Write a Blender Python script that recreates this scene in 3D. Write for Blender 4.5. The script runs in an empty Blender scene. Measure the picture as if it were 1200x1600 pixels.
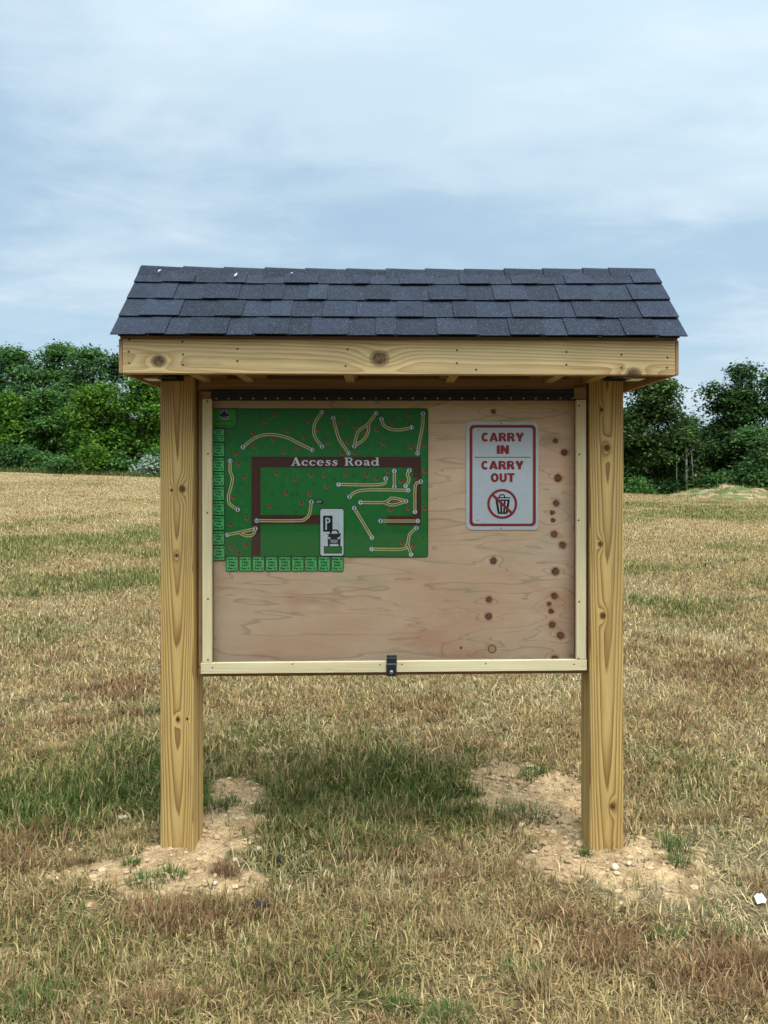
import bpy, math, random
import numpy as np
from mathutils import Vector, Matrix
R = math.radians
scene = bpy.context.scene
COL = scene.collection
rng = np.random.default_rng(11)
random.seed(11)

# ------------------------------------------------------------------ camera, sky, sun, exposure
FPX, EYE, HOR = 1230.0, 1.55, 740.0          # focal length in photo pixels, eye height, horizon row
cd = bpy.data.cameras.new('camera'); cam = bpy.data.objects.new('camera', cd); COL.objects.link(cam)
cam.location = (0, 0, EYE); cam.rotation_euler = (R(90), 0, 0)
cd.sensor_fit = 'VERTICAL'; cd.sensor_height = 36; cd.sensor_width = 27
cd.lens = 36*FPX/1600; cd.shift_y = -(800-HOR)/1600
cd.clip_start = 0.05; cd.clip_end = 2000
scene.camera = cam
scene.view_settings.view_transform = 'Standard'; scene.view_settings.look = 'None'
scene.view_settings.exposure = 0.60; scene.view_settings.gamma = 1.0

SUN_DIR = Vector((0.42, -0.78, 2.15)).normalized()
sl = bpy.data.lights.new('sun', 'SUN'); sun = bpy.data.objects.new('sun', sl); COL.objects.link(sun)
sl.energy = 1.35; sl.angle = R(6); sl.color = (1.0, 0.94, 0.84)
sun.rotation_euler = SUN_DIR.to_track_quat('Z', 'Y').to_euler()
sun.location = (5, -8, 22)

# ------------------------------------------------------------------ node helper
class NT:
    def __init__(s, tree): s.t = tree; s.N = tree.nodes; s.L = tree.links
    def put(s, sock, v):
        if v is None: return
        if isinstance(v, bpy.types.NodeSocket): s.L.new(v, sock)
        elif isinstance(v, (tuple, list)):
            sock.default_value = tuple(v)+(1,) if (len(v) == 3 and sock.type == 'RGBA') else v
        else: sock.default_value = v
    def node(s, typ, ins=(), **kw):
        n = s.N.new(typ)
        for k, v in kw.items(): setattr(n, k, v)
        it = ins.items() if isinstance(ins, dict) else enumerate(ins)
        for k, v in it: s.put(n.inputs[k], v)
        return n
    def m(s, op, a, b=None, c=None, clamp=False):
        return s.node('ShaderNodeMath', [a, b, c], operation=op, use_clamp=clamp).outputs[0]
    def v(s, op, a, b=None):
        n = s.node('ShaderNodeVectorMath', [a, b], operation=op)
        return n.outputs['Value'] if op in ('DISTANCE', 'LENGTH', 'DOT_PRODUCT') else n.outputs[0]
    def noise(s, vec, scale, detail=3, rough=.5, dist=0, col=False):
        n = s.node('ShaderNodeTexNoise', {'Vector': vec, 'Scale': scale, 'Detail': detail, 'Roughness': rough, 'Distortion': dist})
        return n.outputs['Color'] if col else n.outputs[0]
    def rng(s, x, a, b, c=0., d=1., smooth=True):
        return s.node('ShaderNodeMapRange', {'Value': x, 'From Min': a, 'From Max': b, 'To Min': c, 'To Max': d},
                      interpolation_type='SMOOTHSTEP' if smooth else 'LINEAR').outputs[0]
    def mix(s, f, a, b, mode='MIX'):
        n = s.node('ShaderNodeMix', data_type='RGBA', blend_type=mode, clamp_factor=True)
        s.put(n.inputs[0], f); s.put(n.inputs[6], a); s.put(n.inputs[7], b)
        return n.outputs[2]
    def ramp(s, x, stops):
        n = s.node('ShaderNodeValToRGB', [x]); e = n.color_ramp.elements
        while len(e) < len(stops): e.new(.5)
        for i, (p, c) in enumerate(stops):
            e[i].position = p
            c = (c, c, c) if not isinstance(c, (tuple, list)) else c
            e[i].color = (*c[:3], 1)
        return n.outputs[0]
    def xyz(s, vec): return s.node('ShaderNodeSeparateXYZ', [vec]).outputs
    def vec(s, x, y, z): return s.node('ShaderNodeCombineXYZ', [x, y, z]).outputs[0]

def new_mat(name):
    m = bpy.data.materials.new(name); m.use_nodes = True
    nt = NT(m.node_tree); nt.N.clear()
    nt.out = nt.node('ShaderNodeOutputMaterial')
    nt.mat = m
    nt.pos = nt.node('ShaderNodeNewGeometry').outputs['Position']
    return nt
def principled(nt, col, rough=.7, bump=None, bstr=.3, bdist=.002, spec=.35, metal=0):
    b = nt.node('ShaderNodeBsdfPrincipled', {'Base Color': col, 'Roughness': rough, 'Metallic': metal, 'Specular IOR Level': spec})
    if bump is not None:
        bn = nt.node('ShaderNodeBump', {'Strength': bstr, 'Distance': bdist, 'Height': bump})
        nt.L.new(bn.outputs[0], b.inputs['Normal'])
    nt.L.new(b.outputs[0], nt.out.inputs[0])
    return nt.mat

# ------------------------------------------------------------------ world
w = bpy.data.worlds.new('World'); scene.world = w; w.use_nodes = True
wt = NT(w.node_tree); wt.N.clear()
sky = wt.node('ShaderNodeTexSky'); sky.sky_type = 'NISHITA'; sky.sun_disc = False
sky.sun_elevation = math.asin(SUN_DIR.z); sky.sun_rotation = math.atan2(SUN_DIR.x, SUN_DIR.y)
sky.air_density = 1.0; sky.dust_density = 1.2; sky.ozone_density = 2.0
gen = wt.node('ShaderNodeTexCoord').outputs['Generated']
dx, dy, dz = wt.xyz(gen)
den = wt.m('ADD', wt.m('MAXIMUM', dz, 0.0), 0.10)
cp = wt.vec(wt.m('DIVIDE', dx, den), wt.m('DIVIDE', dy, den), 0.0)
cp = wt.v('MULTIPLY', cp, (0.80, 1.0, 1.0))
cp = wt.v('ADD', cp, (3.1, 7.7, 0.4))
n1 = wt.noise(cp, 0.85, 8, .50, .30)
n2 = wt.noise(wt.v('ADD', cp, (9.3, 2.2, 3.3)), 3.4, 8, .6, .5)
nn = wt.m('ADD', wt.m('MULTIPLY', n1, .72), wt.m('MULTIPLY', n2, .28))
high = wt.rng(dz, 0.08, 0.46, -.045, .085)                      # the veil thickens overhead
cl = wt.rng(wt.m('ADD', nn, high), 0.40, 0.64, 0.0, 1.0)
n3 = wt.noise(wt.v('MULTIPLY', cp, (1, 1.5, 1)), 1.1, 7, .55, .2)
ccol = wt.mix(wt.rng(n3, .36, .66), (4.2, 5.3, 6.1), (5.6, 6.4, 6.95))
base = wt.mix(.72, sky.outputs[0], wt.mix(wt.rng(dz, 0.0, .5), (3.75, 5.0, 5.85), (3.2, 4.6, 5.75)))
skyc = wt.mix(wt.m('MULTIPLY', cl, .92), base, ccol)
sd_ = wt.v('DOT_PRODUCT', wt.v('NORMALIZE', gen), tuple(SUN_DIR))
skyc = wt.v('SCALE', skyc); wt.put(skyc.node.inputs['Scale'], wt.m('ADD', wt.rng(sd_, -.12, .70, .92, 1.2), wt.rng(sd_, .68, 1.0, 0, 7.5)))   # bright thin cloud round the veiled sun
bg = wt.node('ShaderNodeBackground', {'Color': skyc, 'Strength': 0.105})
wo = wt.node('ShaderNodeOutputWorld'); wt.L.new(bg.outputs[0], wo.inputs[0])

# ------------------------------------------------------------------ mesh helpers
ROOTS = {}
class MB:
    def __init__(s): s.v = []; s.f = []; s.mi = []
    def add(s, vs, fs, mi=0):
        o = len(s.v); s.v += [tuple(p) for p in vs]; s.f += [tuple(i+o for i in f) for f in fs]; s.mi += [mi]*len(fs); return s
    def box(s, x0, x1, y0, y1, z0, z1, mi=0, c=0.0):
        if c <= 0:
            vs = [(x, y, z) for x in (x0, x1) for y in (y0, y1) for z in (z0, z1)]
            fs = [(0, 1, 3, 2), (4, 6, 7, 5), (0, 4, 5, 1), (2, 3, 7, 6), (0, 2, 6, 4), (1, 5, 7, 3)]
            return s.add(vs, fs, mi)
        # chamfered box: 24 vertices
        lo = (x0, y0, z0); hi = (x1, y1, z1); vs = []; idx = {}
        for sx in (0, 1):
            for sy in (0, 1):
                for sz in (0, 1):
                    sg = (sx, sy, sz)
                    for ax in range(3):
                        p = []
                        for k in range(3):
                            b = hi[k] if sg[k] else lo[k]
                            if k != ax: b += -c if sg[k] else c
                            p.append(b)
                        idx[(sg, ax)] = len(vs); vs.append(p)
        fs = []
        for ax in range(3):
            o1, o2 = [k for k in range(3) if k != ax]
            for sd in (0, 1):
                q = []
                for a, b in ((0, 0), (1, 0), (1, 1), (0, 1)):
                    sg = [0, 0, 0]; sg[ax] = sd; sg[o1] = a; sg[o2] = b
                    q.append(idx[(tuple(sg), ax)])
                fs.append(q)
        for ax in range(3):
            o1, o2 = [k for k in range(3) if k != ax]
            for a in (0, 1):
                for b in (0, 1):
                    sg0 = [0, 0, 0]; sg0[o1] = a; sg0[o2] = b; sg1 = list(sg0); sg1[ax] = 1
                    t0, t1 = tuple(sg0), tuple(sg1)
                    fs.append([idx[(t0, o1)], idx[(t1, o1)], idx[(t1, o2)], idx[(t0, o2)]])
        for sx in (0, 1):
            for sy in (0, 1):
                for sz in (0, 1):
                    fs.append([idx[((sx, sy, sz), k)] for k in range(3)])
        return s.add(vs, fs, mi)
    def tube(s, pts, rads, n=8, mi=0, cap=True):
        pts = [Vector(p) for p in pts]; rings = []; vs = []; fs = []
        for i, p in enumerate(pts):
            d = (pts[min(i+1, len(pts)-1)]-pts[max(i-1, 0)]).normalized()
            a = d.orthogonal().normalized() if abs(d.z) < .9 else Vector((1, 0, 0))
            a = (a-d*a.dot(d)).normalized(); b = d.cross(a)
            for k in range(n):
                t = 2*math.pi*k/n; vs.append(p+(a*math.cos(t)+b*math.sin(t))*rads[i])
        for i in range(len(pts)-1):
            for k in range(n):
                fs.append((i*n+k, i*n+(k+1) % n, (i+1)*n+(k+1) % n, (i+1)*n+k))
        if cap:
            fs.append(tuple(range(n))[::-1]); fs.append(tuple(range((len(pts)-1)*n, len(pts)*n)))
        return s.add(vs, fs, mi)
    def prism(s, poly, y0, y1, mi=0):          # poly in (x, z); front at y0 (towards the camera), back at y1
        n = len(poly)
        vs = [(x, y0, z) for x, z in poly]+[(x, y1, z) for x, z in poly]
        fs = [tuple(range(n)), tuple(range(n, 2*n))[::-1]]+[(i, n+i, n+(i+1) % n, (i+1) % n) for i in range(n)]
        return s.add(vs, fs, mi)
    def sheet(s, poly, y, mi=0): return s.add([(x, y, z) for x, z in poly], [tuple(range(len(poly)))], mi)
    def warp(s, fn): s.v = [fn(*p) for p in s.v]; return s
    def build(s, name, mats, parent=None, fix=True):
        me = bpy.data.meshes.new(name)
        off = Vector(ROOTS.get(parent.name, (0, 0, 0))) if parent else Vector((0, 0, 0))
        me.from_pydata([tuple(Vector(p)-off) for p in s.v], [], s.f)
        mats = mats if isinstance(mats, (list, tuple)) else [mats]
        for m in mats: me.materials.append(m)
        if len(mats) > 1: me.polygons.foreach_set('material_index', s.mi)
        if fix:
            import bmesh
            b = bmesh.new(); b.from_mesh(me); bmesh.ops.recalc_face_normals(b, faces=b.faces); b.to_mesh(me); b.free()
        o = bpy.data.objects.new(name, me); COL.objects.link(o)
        if parent:
            o.parent = parent; ROOTS[o.name] = tuple(off)
        return o
def tag(o, label=None, cat=None, group=None, kind=None):
    if label: o['label'] = label
    if cat: o['category'] = cat
    if group: o['group'] = group
    if kind: o['kind'] = kind
    return o
def thing(name, loc, label, cat, group=None):
    o = bpy.data.objects.new(name, None); COL.objects.link(o); o.location = loc; o.empty_display_size = .1
    ROOTS[o.name] = tuple(loc); return tag(o, label, cat, group)
def smooth(o):
    o.data.polygons.foreach_set('use_smooth', [True]*len(o.data.polygons)); return o
def PX(px, Y): return (px-600)/FPX*Y
def PZ(py, Y): return EYE-(py-HOR)/FPX*Y
def GY(py): return FPX*EYE/(py-HOR)              # distance of level ground seen on photo row py

# ------------------------------------------------------------------ numpy noise
def _h(ix, iy, s):
    v = (ix.astype(np.int64)*374761393+iy.astype(np.int64)*668265263+s*1442695041) & 0x7fffffff
    v = ((v ^ (v >> 13))*1274126177) & 0x7fffffff
    v = ((v ^ (v >> 16))*668265263) & 0x7fffffff
    return ((v >> 7) & 0xffff)/65535.0
def vnoise(x, y, s=0):
    x0 = np.floor(x); y0 = np.floor(y); fx = x-x0; fy = y-y0
    fx = fx*fx*(3-2*fx); fy = fy*fy*(3-2*fy)
    a = _h(x0, y0, s); b = _h(x0+1, y0, s); c = _h(x0, y0+1, s); d = _h(x0+1, y0+1, s)
    return (a*(1-fx)+b*fx)*(1-fy)+(c*(1-fx)+d*fx)*fy
def fbm(x, y, s=0, o=4):
    t = 0; a = .5; n = 0
    for i in range(o):
        t = t+a*vnoise(x*2**i+i*17.3, y*2**i+i*9.1, s+i); n += a; a *= .5
    return t/n
def sstep(x, a, b):
    t = np.clip((x-a)/(b-a), 0, 1); return t*t*(3-2*t)
def blob(X, Y, cx, cy, rx, ry): return np.exp(-(((X-cx)/rx)**2+((Y-cy)/ry)**2))

# ------------------------------------------------------------------ terrain
BASE = -0.03
def dirt_raw(X, Y):
    d = blob(X, Y, -.87, 3.13, .33, .28)+.9*blob(X, Y, -.70, 3.75, .22, .42)+.25*blob(X, Y, -1.0, 2.98, .2, .16)
    d = d+blob(X, Y, .98, 3.22, .31, .25)+.95*blob(X, Y, .72, 3.85, .26, .36)+.5*blob(X, Y, .62, 4.2, .25, .22)+.2*blob(X, Y, 1.15, 3.05, .2, .12)
    return d
def dirt(X, Y):
    n = fbm(X*4, Y*4, 3, 4)-.5; n2 = fbm(X*13, Y*13, 8, 3)-.5
    return sstep(dirt_raw(X, Y)+n*1.3+n2*.9, .34, .60)
def height(X, Y):
    T = sstep(Y, 3.5, 66)*1.0
    lin = np.clip((Y-4)/56, 0, 1.25)
    side = 0.80-0.0375*np.clip(X, -42, 42)
    h = BASE+(.45*lin+.55*T)*side
    h = h+np.where(Y > 62, -.03*(Y-62), 0)*0.6
    h = h-np.where(Y < 0, .055*(-Y)*sstep(-Y, 0, 14), 0)
    n = fbm(X*.9, Y*.9, 21, 3)-.5
    h = h+n*.05*sstep(np.hypot(X, Y-3.3), .8, 2.5)
    d = dirt_raw(X, Y)
    h = h+.030*np.clip(d, 0, 1)*1.0
    dm = dirt(X, Y)
    h = h+dm*((fbm(X*12, Y*12, 5, 4)-.5)*.040+(fbm(X*40, Y*40, 9, 2)-.5)*.020)
    return h
def greens(X, Y):
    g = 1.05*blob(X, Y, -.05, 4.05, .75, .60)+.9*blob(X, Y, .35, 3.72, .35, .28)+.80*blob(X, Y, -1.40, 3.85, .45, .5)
    g = g+.75*blob(X, Y, 1.7, 4.1, .55, .6)+.5*blob(X, Y, -1.15, 2.65, .45, .35)+.35*blob(X, Y, 1.4, 3.25, .25, .2)
    g = g+.45*blob(X, Y, -.2, 2.5, .35, .2)+.3*blob(X, Y, .9, 2.7, .5, .2)
    g = g+.80*blob(X, Y, -7, 14.2, 7, 5)+.6*blob(X, Y, -5.2, 17.5, 2.2, 2.2)+.35*blob(X, Y, -6, 11, 4, 2)
    g = g+.55*blob(X, Y, 12, 26, 9, 5)+.9*blob(X, Y, 18, 34, 14, 6)+.3*blob(X, Y, 6, 12, 4, 3)
    g = g-.55*blob(X, Y, .05, 3.02, 1.0, .32)-.3*blob(X, Y, .6, 2.45, .8, .3)
    return g
def reds(X, Y):
    r = blob(X, Y, .15, 3.25, .3, .17)+.9*blob(X, Y, -.62, 2.82, .32, .12)+blob(X, Y, 1.2, 2.5, .25, .25)+.6*blob(X, Y, .8, 2.65, .25, .15)
    r = r+.6*blob(X, Y, -2.0, 5.5, .9, .8)+.6*blob(X, Y, 2.8, 6.2, 1.2, 1.4)+.5*blob(X, Y, -1.3, 2.4, .3, .2)
    return r
STRAW = np.array((.385, .270, .125)); OLIVE = np.array((.185, .170, .055)); GREEN = np.array((.070, .105, .024)); RED = np.array((.235, .130, .065)); PALE = np.array((.46, .345, .180))
def field_mix(X, Y):
    n1 = fbm(X*.55+3, Y*.55, 31, 4); n2 = fbm(X*1.9, Y*1.9, 41, 4); n3 = fbm(X*.12, Y*.35, 51, 4)
    far = sstep(Y, 6, 20)
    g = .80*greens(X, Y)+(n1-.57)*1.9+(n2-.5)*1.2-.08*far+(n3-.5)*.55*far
    r = reds(X, Y)*.75+(fbm(X*5.3+9, Y*5.3, 61, 3)-.525)*2.5+(fbm(X*1.1+2, Y*1.1, 66, 3)-.5)*1.2-.2*far
    return g, r, n2
def field_color(X, Y, jitter=0.0):
    g, r, n2 = field_mix(X, Y)
    if jitter:
        g = g+rng.normal(0, jitter, X.shape); r = r+rng.normal(0, jitter, X.shape)
    c = STRAW+(PALE-STRAW)*sstep(n2, .45, .75)[..., None]
    c = c+(RED-c)*(sstep(r, .25, .8)*.85)[..., None]
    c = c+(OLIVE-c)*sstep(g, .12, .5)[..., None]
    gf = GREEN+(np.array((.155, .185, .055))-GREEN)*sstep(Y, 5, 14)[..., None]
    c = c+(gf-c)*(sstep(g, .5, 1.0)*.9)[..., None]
    return c

def graded(lo, hi, dlo, dhi, step, grow=1.12):
    a = list(np.arange(dlo, dhi+1e-6, step)); s = step
    while a[-1] < hi: s *= grow; a.append(a[-1]+s)
    s = step; b = [dlo]
    while b[-1] > lo: s *= grow; b.append(b[-1]-s)
    return np.array(b[:0:-1]+a)
def grid_mesh(name, xs, ys, zf, cf, extra=None):
    GX, GYY = np.meshgrid(xs, ys); Z = zf(GX, GYY)
    nx, ny = len(xs), len(ys)
    co = np.stack([GX, GYY, Z], -1).reshape(-1, 3)
    i = np.arange(nx*ny).reshape(ny, nx)
    q = np.stack([i[:-1, :-1], i[:-1, 1:], i[1:, 1:], i[1:, :-1]], -1).reshape(-1, 4)
    me = bpy.data.meshes.new(name)
    me.vertices.add(len(co)); me.vertices.foreach_set('co', co.ravel().astype(np.float32))
    me.loops.add(q.size); me.loops.foreach_set('vertex_index', q.ravel().astype(np.int32))
    me.polygons.add(len(q)); me.polygons.foreach_set('loop_start', np.arange(0, q.size, 4, dtype=np.int32))
    me.update(); me.polygons.foreach_set('use_smooth', np.ones(len(q), dtype=bool))
    c = cf(GX, GYY).reshape(-1, 3)
    a = me.attributes.new('tint', 'FLOAT_COLOR', 'POINT'); a.data.foreach_set('color', np.c_[c, np.ones(len(c))].ravel().astype(np.float32))
    if extra:
        for k, fn in extra.items():
            a = me.attributes.new(k, 'FLOAT', 'POINT'); a.data.foreach_set('value', fn(GX, GYY).ravel().astype(np.float32))
    o = bpy.data.objects.new(name, me); COL.objects.link(o); return o

def ground_material():
    nt = new_mat('dry_field_ground')
    tint = nt.node('ShaderNodeAttribute', attribute_name='tint').outputs['Color']
    dm = nt.node('ShaderNodeAttribute', attribute_name='dirt').outputs['Fac']
    f1 = nt.noise(nt.pos, 38, 5, .65); f2 = nt.noise(nt.v('MULTIPLY', nt.pos, (.45, 1.7, 1)), 1.6, 6, .6)
    thatch = nt.mix(1, tint, nt.ramp(f1, [(.3, .45), (.7, 1.15)]), 'MULTIPLY')
    thatch = nt.mix(1, thatch, nt.ramp(f2, [(.3, .72), (.72, 1.18)]), 'MULTIPLY')
    d1 = nt.noise(nt.pos, 9, 6, .65); d2 = nt.noise(nt.pos, 95, 4, .7)
    soil = nt.mix(nt.rng(d1, .35, .68), (.29, .180, .088), (.48, .325, .168))
    soil = nt.mix(1, soil, nt.ramp(d2, [(.30, .45), (.66, 1.15)]), 'MULTIPLY')
    col = nt.mix(dm, thatch, soil)
    h = nt.m('ADD', d2, nt.m('MULTIPLY', d1, 1.5))
    return principled(nt, col, .95, h, .6, .012, .1)
MAT_GROUND = ground_material()
xs = graded(-420, 420, -2.3, 2.3, .02, 1.13); ys = graded(-260, 420, 1.9, 5.4, .02, 1.10)
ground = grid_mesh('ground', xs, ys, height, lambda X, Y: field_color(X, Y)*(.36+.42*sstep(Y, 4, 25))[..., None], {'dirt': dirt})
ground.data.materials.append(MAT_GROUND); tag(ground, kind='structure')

# ------------------------------------------------------------------ grass blades
def leaf_material(name, trans=.35, var=None):
    nt = new_mat(name)
    col = nt.node('ShaderNodeAttribute', attribute_name='tint').outputs['Color']
    if var:
        rnd = nt.node('ShaderNodeNewGeometry').outputs['Random Per Island']
        col = nt.ramp(rnd, var)
    d = nt.node('ShaderNodeBsdfDiffuse', {'Color': col}); t = nt.node('ShaderNodeBsdfTranslucent', {'Color': col})
    mx = nt.node('ShaderNodeMixShader', [trans, d.outputs[0], t.outputs[0]])
    nt.L.new(mx.outputs[0], nt.out.inputs[0]); return nt.mat
MAT_BLADE = leaf_material('grass_blade', .3)
def blades(name, X, Y, L, W, lean, curl, az, col, mat):
    n = len(X); Z = height(X, Y)-.004
    p = np.stack([X, Y, Z], -1); h = np.stack([np.cos(az), np.sin(az), 0*az], -1)
    sd = np.stack([-np.sin(az), np.cos(az), 0*az], -1); up = np.array((0, 0, 1.0))
    d0 = up*np.cos(lean)[:, None]+h*np.sin(lean)[:, None]
    l1 = np.minimum(lean+curl, 1.75); d1 = up*np.cos(l1)[:, None]+h*np.sin(l1)[:, None]
    mid = p+d0*(L*.55)[:, None]; tip = mid+d1*(L*.45)[:, None]
    tip[:, 2] = np.maximum(tip[:, 2], p[:, 2]+.004)
    w2 = (W*.5)[:, None]
    V = np.stack([p-sd*w2, p+sd*w2, mid+sd*w2*.8, mid-sd*w2*.8, tip], 1).reshape(-1, 3)
    b = (np.arange(n)*5)[:, None]
    loops = (b+np.array([0, 1, 2, 3, 3, 2, 4])).ravel()
    st = (np.arange(n)*7)[:, None]+np.array([0, 4])
    me = bpy.data.meshes.new(name)
    me.vertices.add(len(V)); me.vertices.foreach_set('co', V.ravel().astype(np.float32))
    me.loops.add(len(loops)); me.loops.foreach_set('vertex_index', loops.astype(np.int32))
    me.polygons.add(2*n); me.polygons.foreach_set('loop_start', st.ravel().astype(np.int32))
    me.update()
    a = me.attributes.new('tint', 'FLOAT_COLOR', 'POINT')
    c = np.repeat(np.c_[col, np.ones(n)], 5, 0); a.data.foreach_set('color', c.ravel().astype(np.float32))
    me.materials.append(mat)
    o = bpy.data.objects.new(name, me); COL.objects.link(o); return o
def scatter():
    Xs, Ys = [], []
    y = 1.35
    while y < 62:
        dy = max(.1, y*.04); dens = 25000*(2.5/max(y, 2.3))**1.8
        half = .64*y+1.7; nb = int(dens*2*half*dy)
        Xs.append(rng.uniform(-half, half, nb)); Ys.append(rng.uniform(y, y+dy, nb)); y += dy
    X = np.concatenate(Xs); Y = np.concatenate(Ys)
    # clumping
    cl = fbm(X*9, Y*9, 71, 2); keep = rng.random(len(X)) < np.clip(.25+1.35*cl, 0, 1)
    d = dirt(X, Y); keep &= rng.random(len(X)) > np.clip(d*1.0, 0, .965)
    for px in (-.851, .917): keep &= ~((np.abs(X-px) < .075) & (np.abs(Y-3.32) < .075))
    bare = sstep(fbm(X*1.3+5, Y*1.3, 81, 3), .55, .7)*sstep(Y, 6, 3)
    keep &= rng.random(len(X)) > bare*.55
    X = X[keep]; Y = Y[keep]; n = len(X)
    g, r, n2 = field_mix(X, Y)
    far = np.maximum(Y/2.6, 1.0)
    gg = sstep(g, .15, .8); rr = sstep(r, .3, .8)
    L = (.046+.026*gg+.012*rr)*rng.uniform(.5, 1.5, n)*far**.15
    W = rng.uniform(.0022, .0056, n)*far**.70
    lean = np.abs(rng.normal(.45, .35, n)); flat = rng.random(n) < (.50-.28*gg-.15*rr)
    lean = np.where(flat, rng.uniform(1.05, 1.5, n), lean); L = np.where(flat, L*1.35, L)
    curl = rng.uniform(.1, .9, n); az = rng.uniform(0, 2*math.pi, n)
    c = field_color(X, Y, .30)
    c = c*(rng.uniform(.34, 1.2, n)+.50*(rng.random(n) < .24))[:, None]
    # stray straw among the green and stray green among the straw
    s = rng.random(n); c = np.where((s < .12)[:, None], STRAW*rng.uniform(.7, 1.25, n)[:, None], c)
    c = np.where(((s > .955) & (Y < 9))[:, None], np.array((.13, .17, .05))*rng.uniform(.6, 1.3, n)[:, None], c)
    return blades('grass', X, Y, L, W, lean, curl, az, np.clip(c, 0, .8), MAT_BLADE)
tag(scatter(), kind='stuff')
def tufts():
    spec = []
    for _ in range(130):                                          # brown and straw tufts near the camera
        y = rng.uniform(2.0, 5.5); x = rng.uniform(-.6*y, .6*y)
        if dirt(np.array([x]), np.array([y]))[0] > .3 and rng.random() > .2: continue
        spec.append((x, y, rng.uniform(.03, .10), rng.choice([0, 0, 0, 1, 1, 1, 2]), rng.uniform(.035, .06)))
    for px, py, k, r, L in ((250, 1430, 0, .13, .10), (320, 1445, 0, .10, .09), (300, 1420, 0, .10, .085), (410, 1420, 0, .05, .07), (725, 1450, 1, .11, .085), (690, 1375, 0, .09, .075),
                            (655, 1330, 0, .09, .07), (1080, 1500, 0, .1, .09), (1175, 1500, 0, .1, .1), (60, 1560, 2, .1, .09), (700, 1585, 2, .07, .08), (330, 1260, 2, .07, .08), (360, 1255, 2, .05, .07),
                            (1050, 1320, 2, .07, .09), (1060, 1345, 2, .06, .07), (840, 1205, 2, .07, .07), (825, 1215, 2, .05, .07), (820, 1275, 2, .12, .09), (270, 1370, 2, .05, .07), (205, 1350, 2, .03, .06), (915, 1335, 2, .03, .05), (240, 1560, 0, .08, .09), (1130, 1560, 0, .12, .09), (960, 1480, 0, .09, .08), (40, 1340, 0, .12, .08), (505, 1340, 0, .05, .06)):
        y = GY(py); spec.append((PX(px, y), y, r, k, L*.72))
    while sum(1 for t in spec if t[2] < .021) < 75:                # sprigs that come up through the dug soil
        x = rng.uniform(-1.5, 1.45); y = rng.uniform(2.75, 4.4)
        if dirt(np.array([x]), np.array([y]))[0] > .35: spec.append((x, y, rng.uniform(.005, .02), rng.choice([1, 2, 2, 3]), rng.uniform(.02, .05)))
    A = []
    for x, y, r, k, L in spec:
        n = int(40+1900*r) if r > .021 else int(rng.integers(4, 12)); a = rng.uniform(0, 2*math.pi, n); q = r*np.sqrt(rng.random(n))
        X = x+q*np.cos(a); Y = y+q*np.sin(a)*.7
        col = [RED, STRAW*.85, np.array((.085, .125, .035)), np.array((.035, .045, .025))][k]*rng.uniform(.55, 1.35, n)[:, None]
        A.append((X, Y, L*rng.uniform(.6, 1.3, n), rng.uniform(.0018, .0034, n), np.abs(rng.normal(.15, .2, n))+q/r*.4, rng.uniform(.05, .5, n), a+rng.normal(0, .6, n), col))
    return blades('grass_tufts', *[np.concatenate([t[i] for t in A]) for i in range(8)], MAT_BLADE)
tag(tufts(), kind='stuff')

# gravel on the two dirt patches
def stone_shape(r, rg, squash=.7):
    vs, fs = [], []
    t = (1+5**.5)/2
    ico = [(-1, t, 0), (1, t, 0), (-1, -t, 0), (1, -t, 0), (0, -1, t), (0, 1, t), (0, -1, -t), (0, 1, -t), (t, 0, -1), (t, 0, 1), (-t, 0, -1), (-t, 0, 1)]
    f = [(0, 11, 5), (0, 5, 1), (0, 1, 7), (0, 7, 10), (0, 10, 11), (1, 5, 9), (5, 11, 4), (11, 10, 2), (10, 7, 6), (7, 1, 8), (3, 9, 4), (3, 4, 2), (3, 2, 6), (3, 6, 8), (3, 8, 9), (4, 9, 5), (2, 4, 11), (6, 2, 10), (8, 6, 7), (9, 8, 1)]
    sx, sy, sz = rg.uniform(.75, 1.3), rg.uniform(.7, 1.1), squash*rg.uniform(.7, 1.1)
    for p in ico:
        k = r/1.9*rg.uniform(.8, 1.15); vs.append((p[0]*k*sx, p[1]*k*sy, p[2]*k*sz))
    return vs, f
def stone_mat(name, a, b):
    nt = new_mat(name)
    rnd = nt.node('ShaderNodeNewGeometry').outputs['Random Per Island']
    c = nt.mix(rnd, a, b); c = nt.mix(1, c, nt.ramp(nt.noise(nt.pos, 60, 5, .6), [(.3, .75), (.7, 1.1)]), 'MULTIPLY')
    return principled(nt, c, .9, nt.noise(nt.pos, 150, 3), .4, .002, .2)
MAT_STONE = stone_mat('clay_stone', (.27, .17, .085), (.49, .34, .19)); MAT_PALE = stone_mat('pale_stone', (.43, .34, .23), (.50, .41, .29))
gm = MB(); cnt = 0
while cnt < 420:                                                   # crumbly clods
    x = rng.uniform(-1.6, 1.6); y = rng.uniform(2.6, 4.5); a = np.array([x]), np.array([y])
    if rng.random() > dirt(*a)[0]: continue
    r = rng.uniform(.006, .019); vs, f = stone_shape(r, rng, .5); z = float(height(*a)[0])+r*.1
    gm.add([(x+p[0], y+p[1], z+p[2]) for p in vs], f); cnt += 1
cnt = 0
while cnt < 3000:
    x = rng.uniform(-1.7, 1.7); y = rng.uniform(2.5, 4.7); a = np.array([x]), np.array([y])
    if rng.random() > dirt(*a)[0]: continue
    r = .0022+.0085*rng.random()**5; vs, f = stone_shape(r, rng); z = float(height(*a)[0])+r*.25
    gm.add([(x+p[0], y+p[1], z+p[2]) for p in vs], f); cnt += 1
tag(gm.build('gravel', MAT_STONE, fix=False), kind='stuff')
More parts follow.
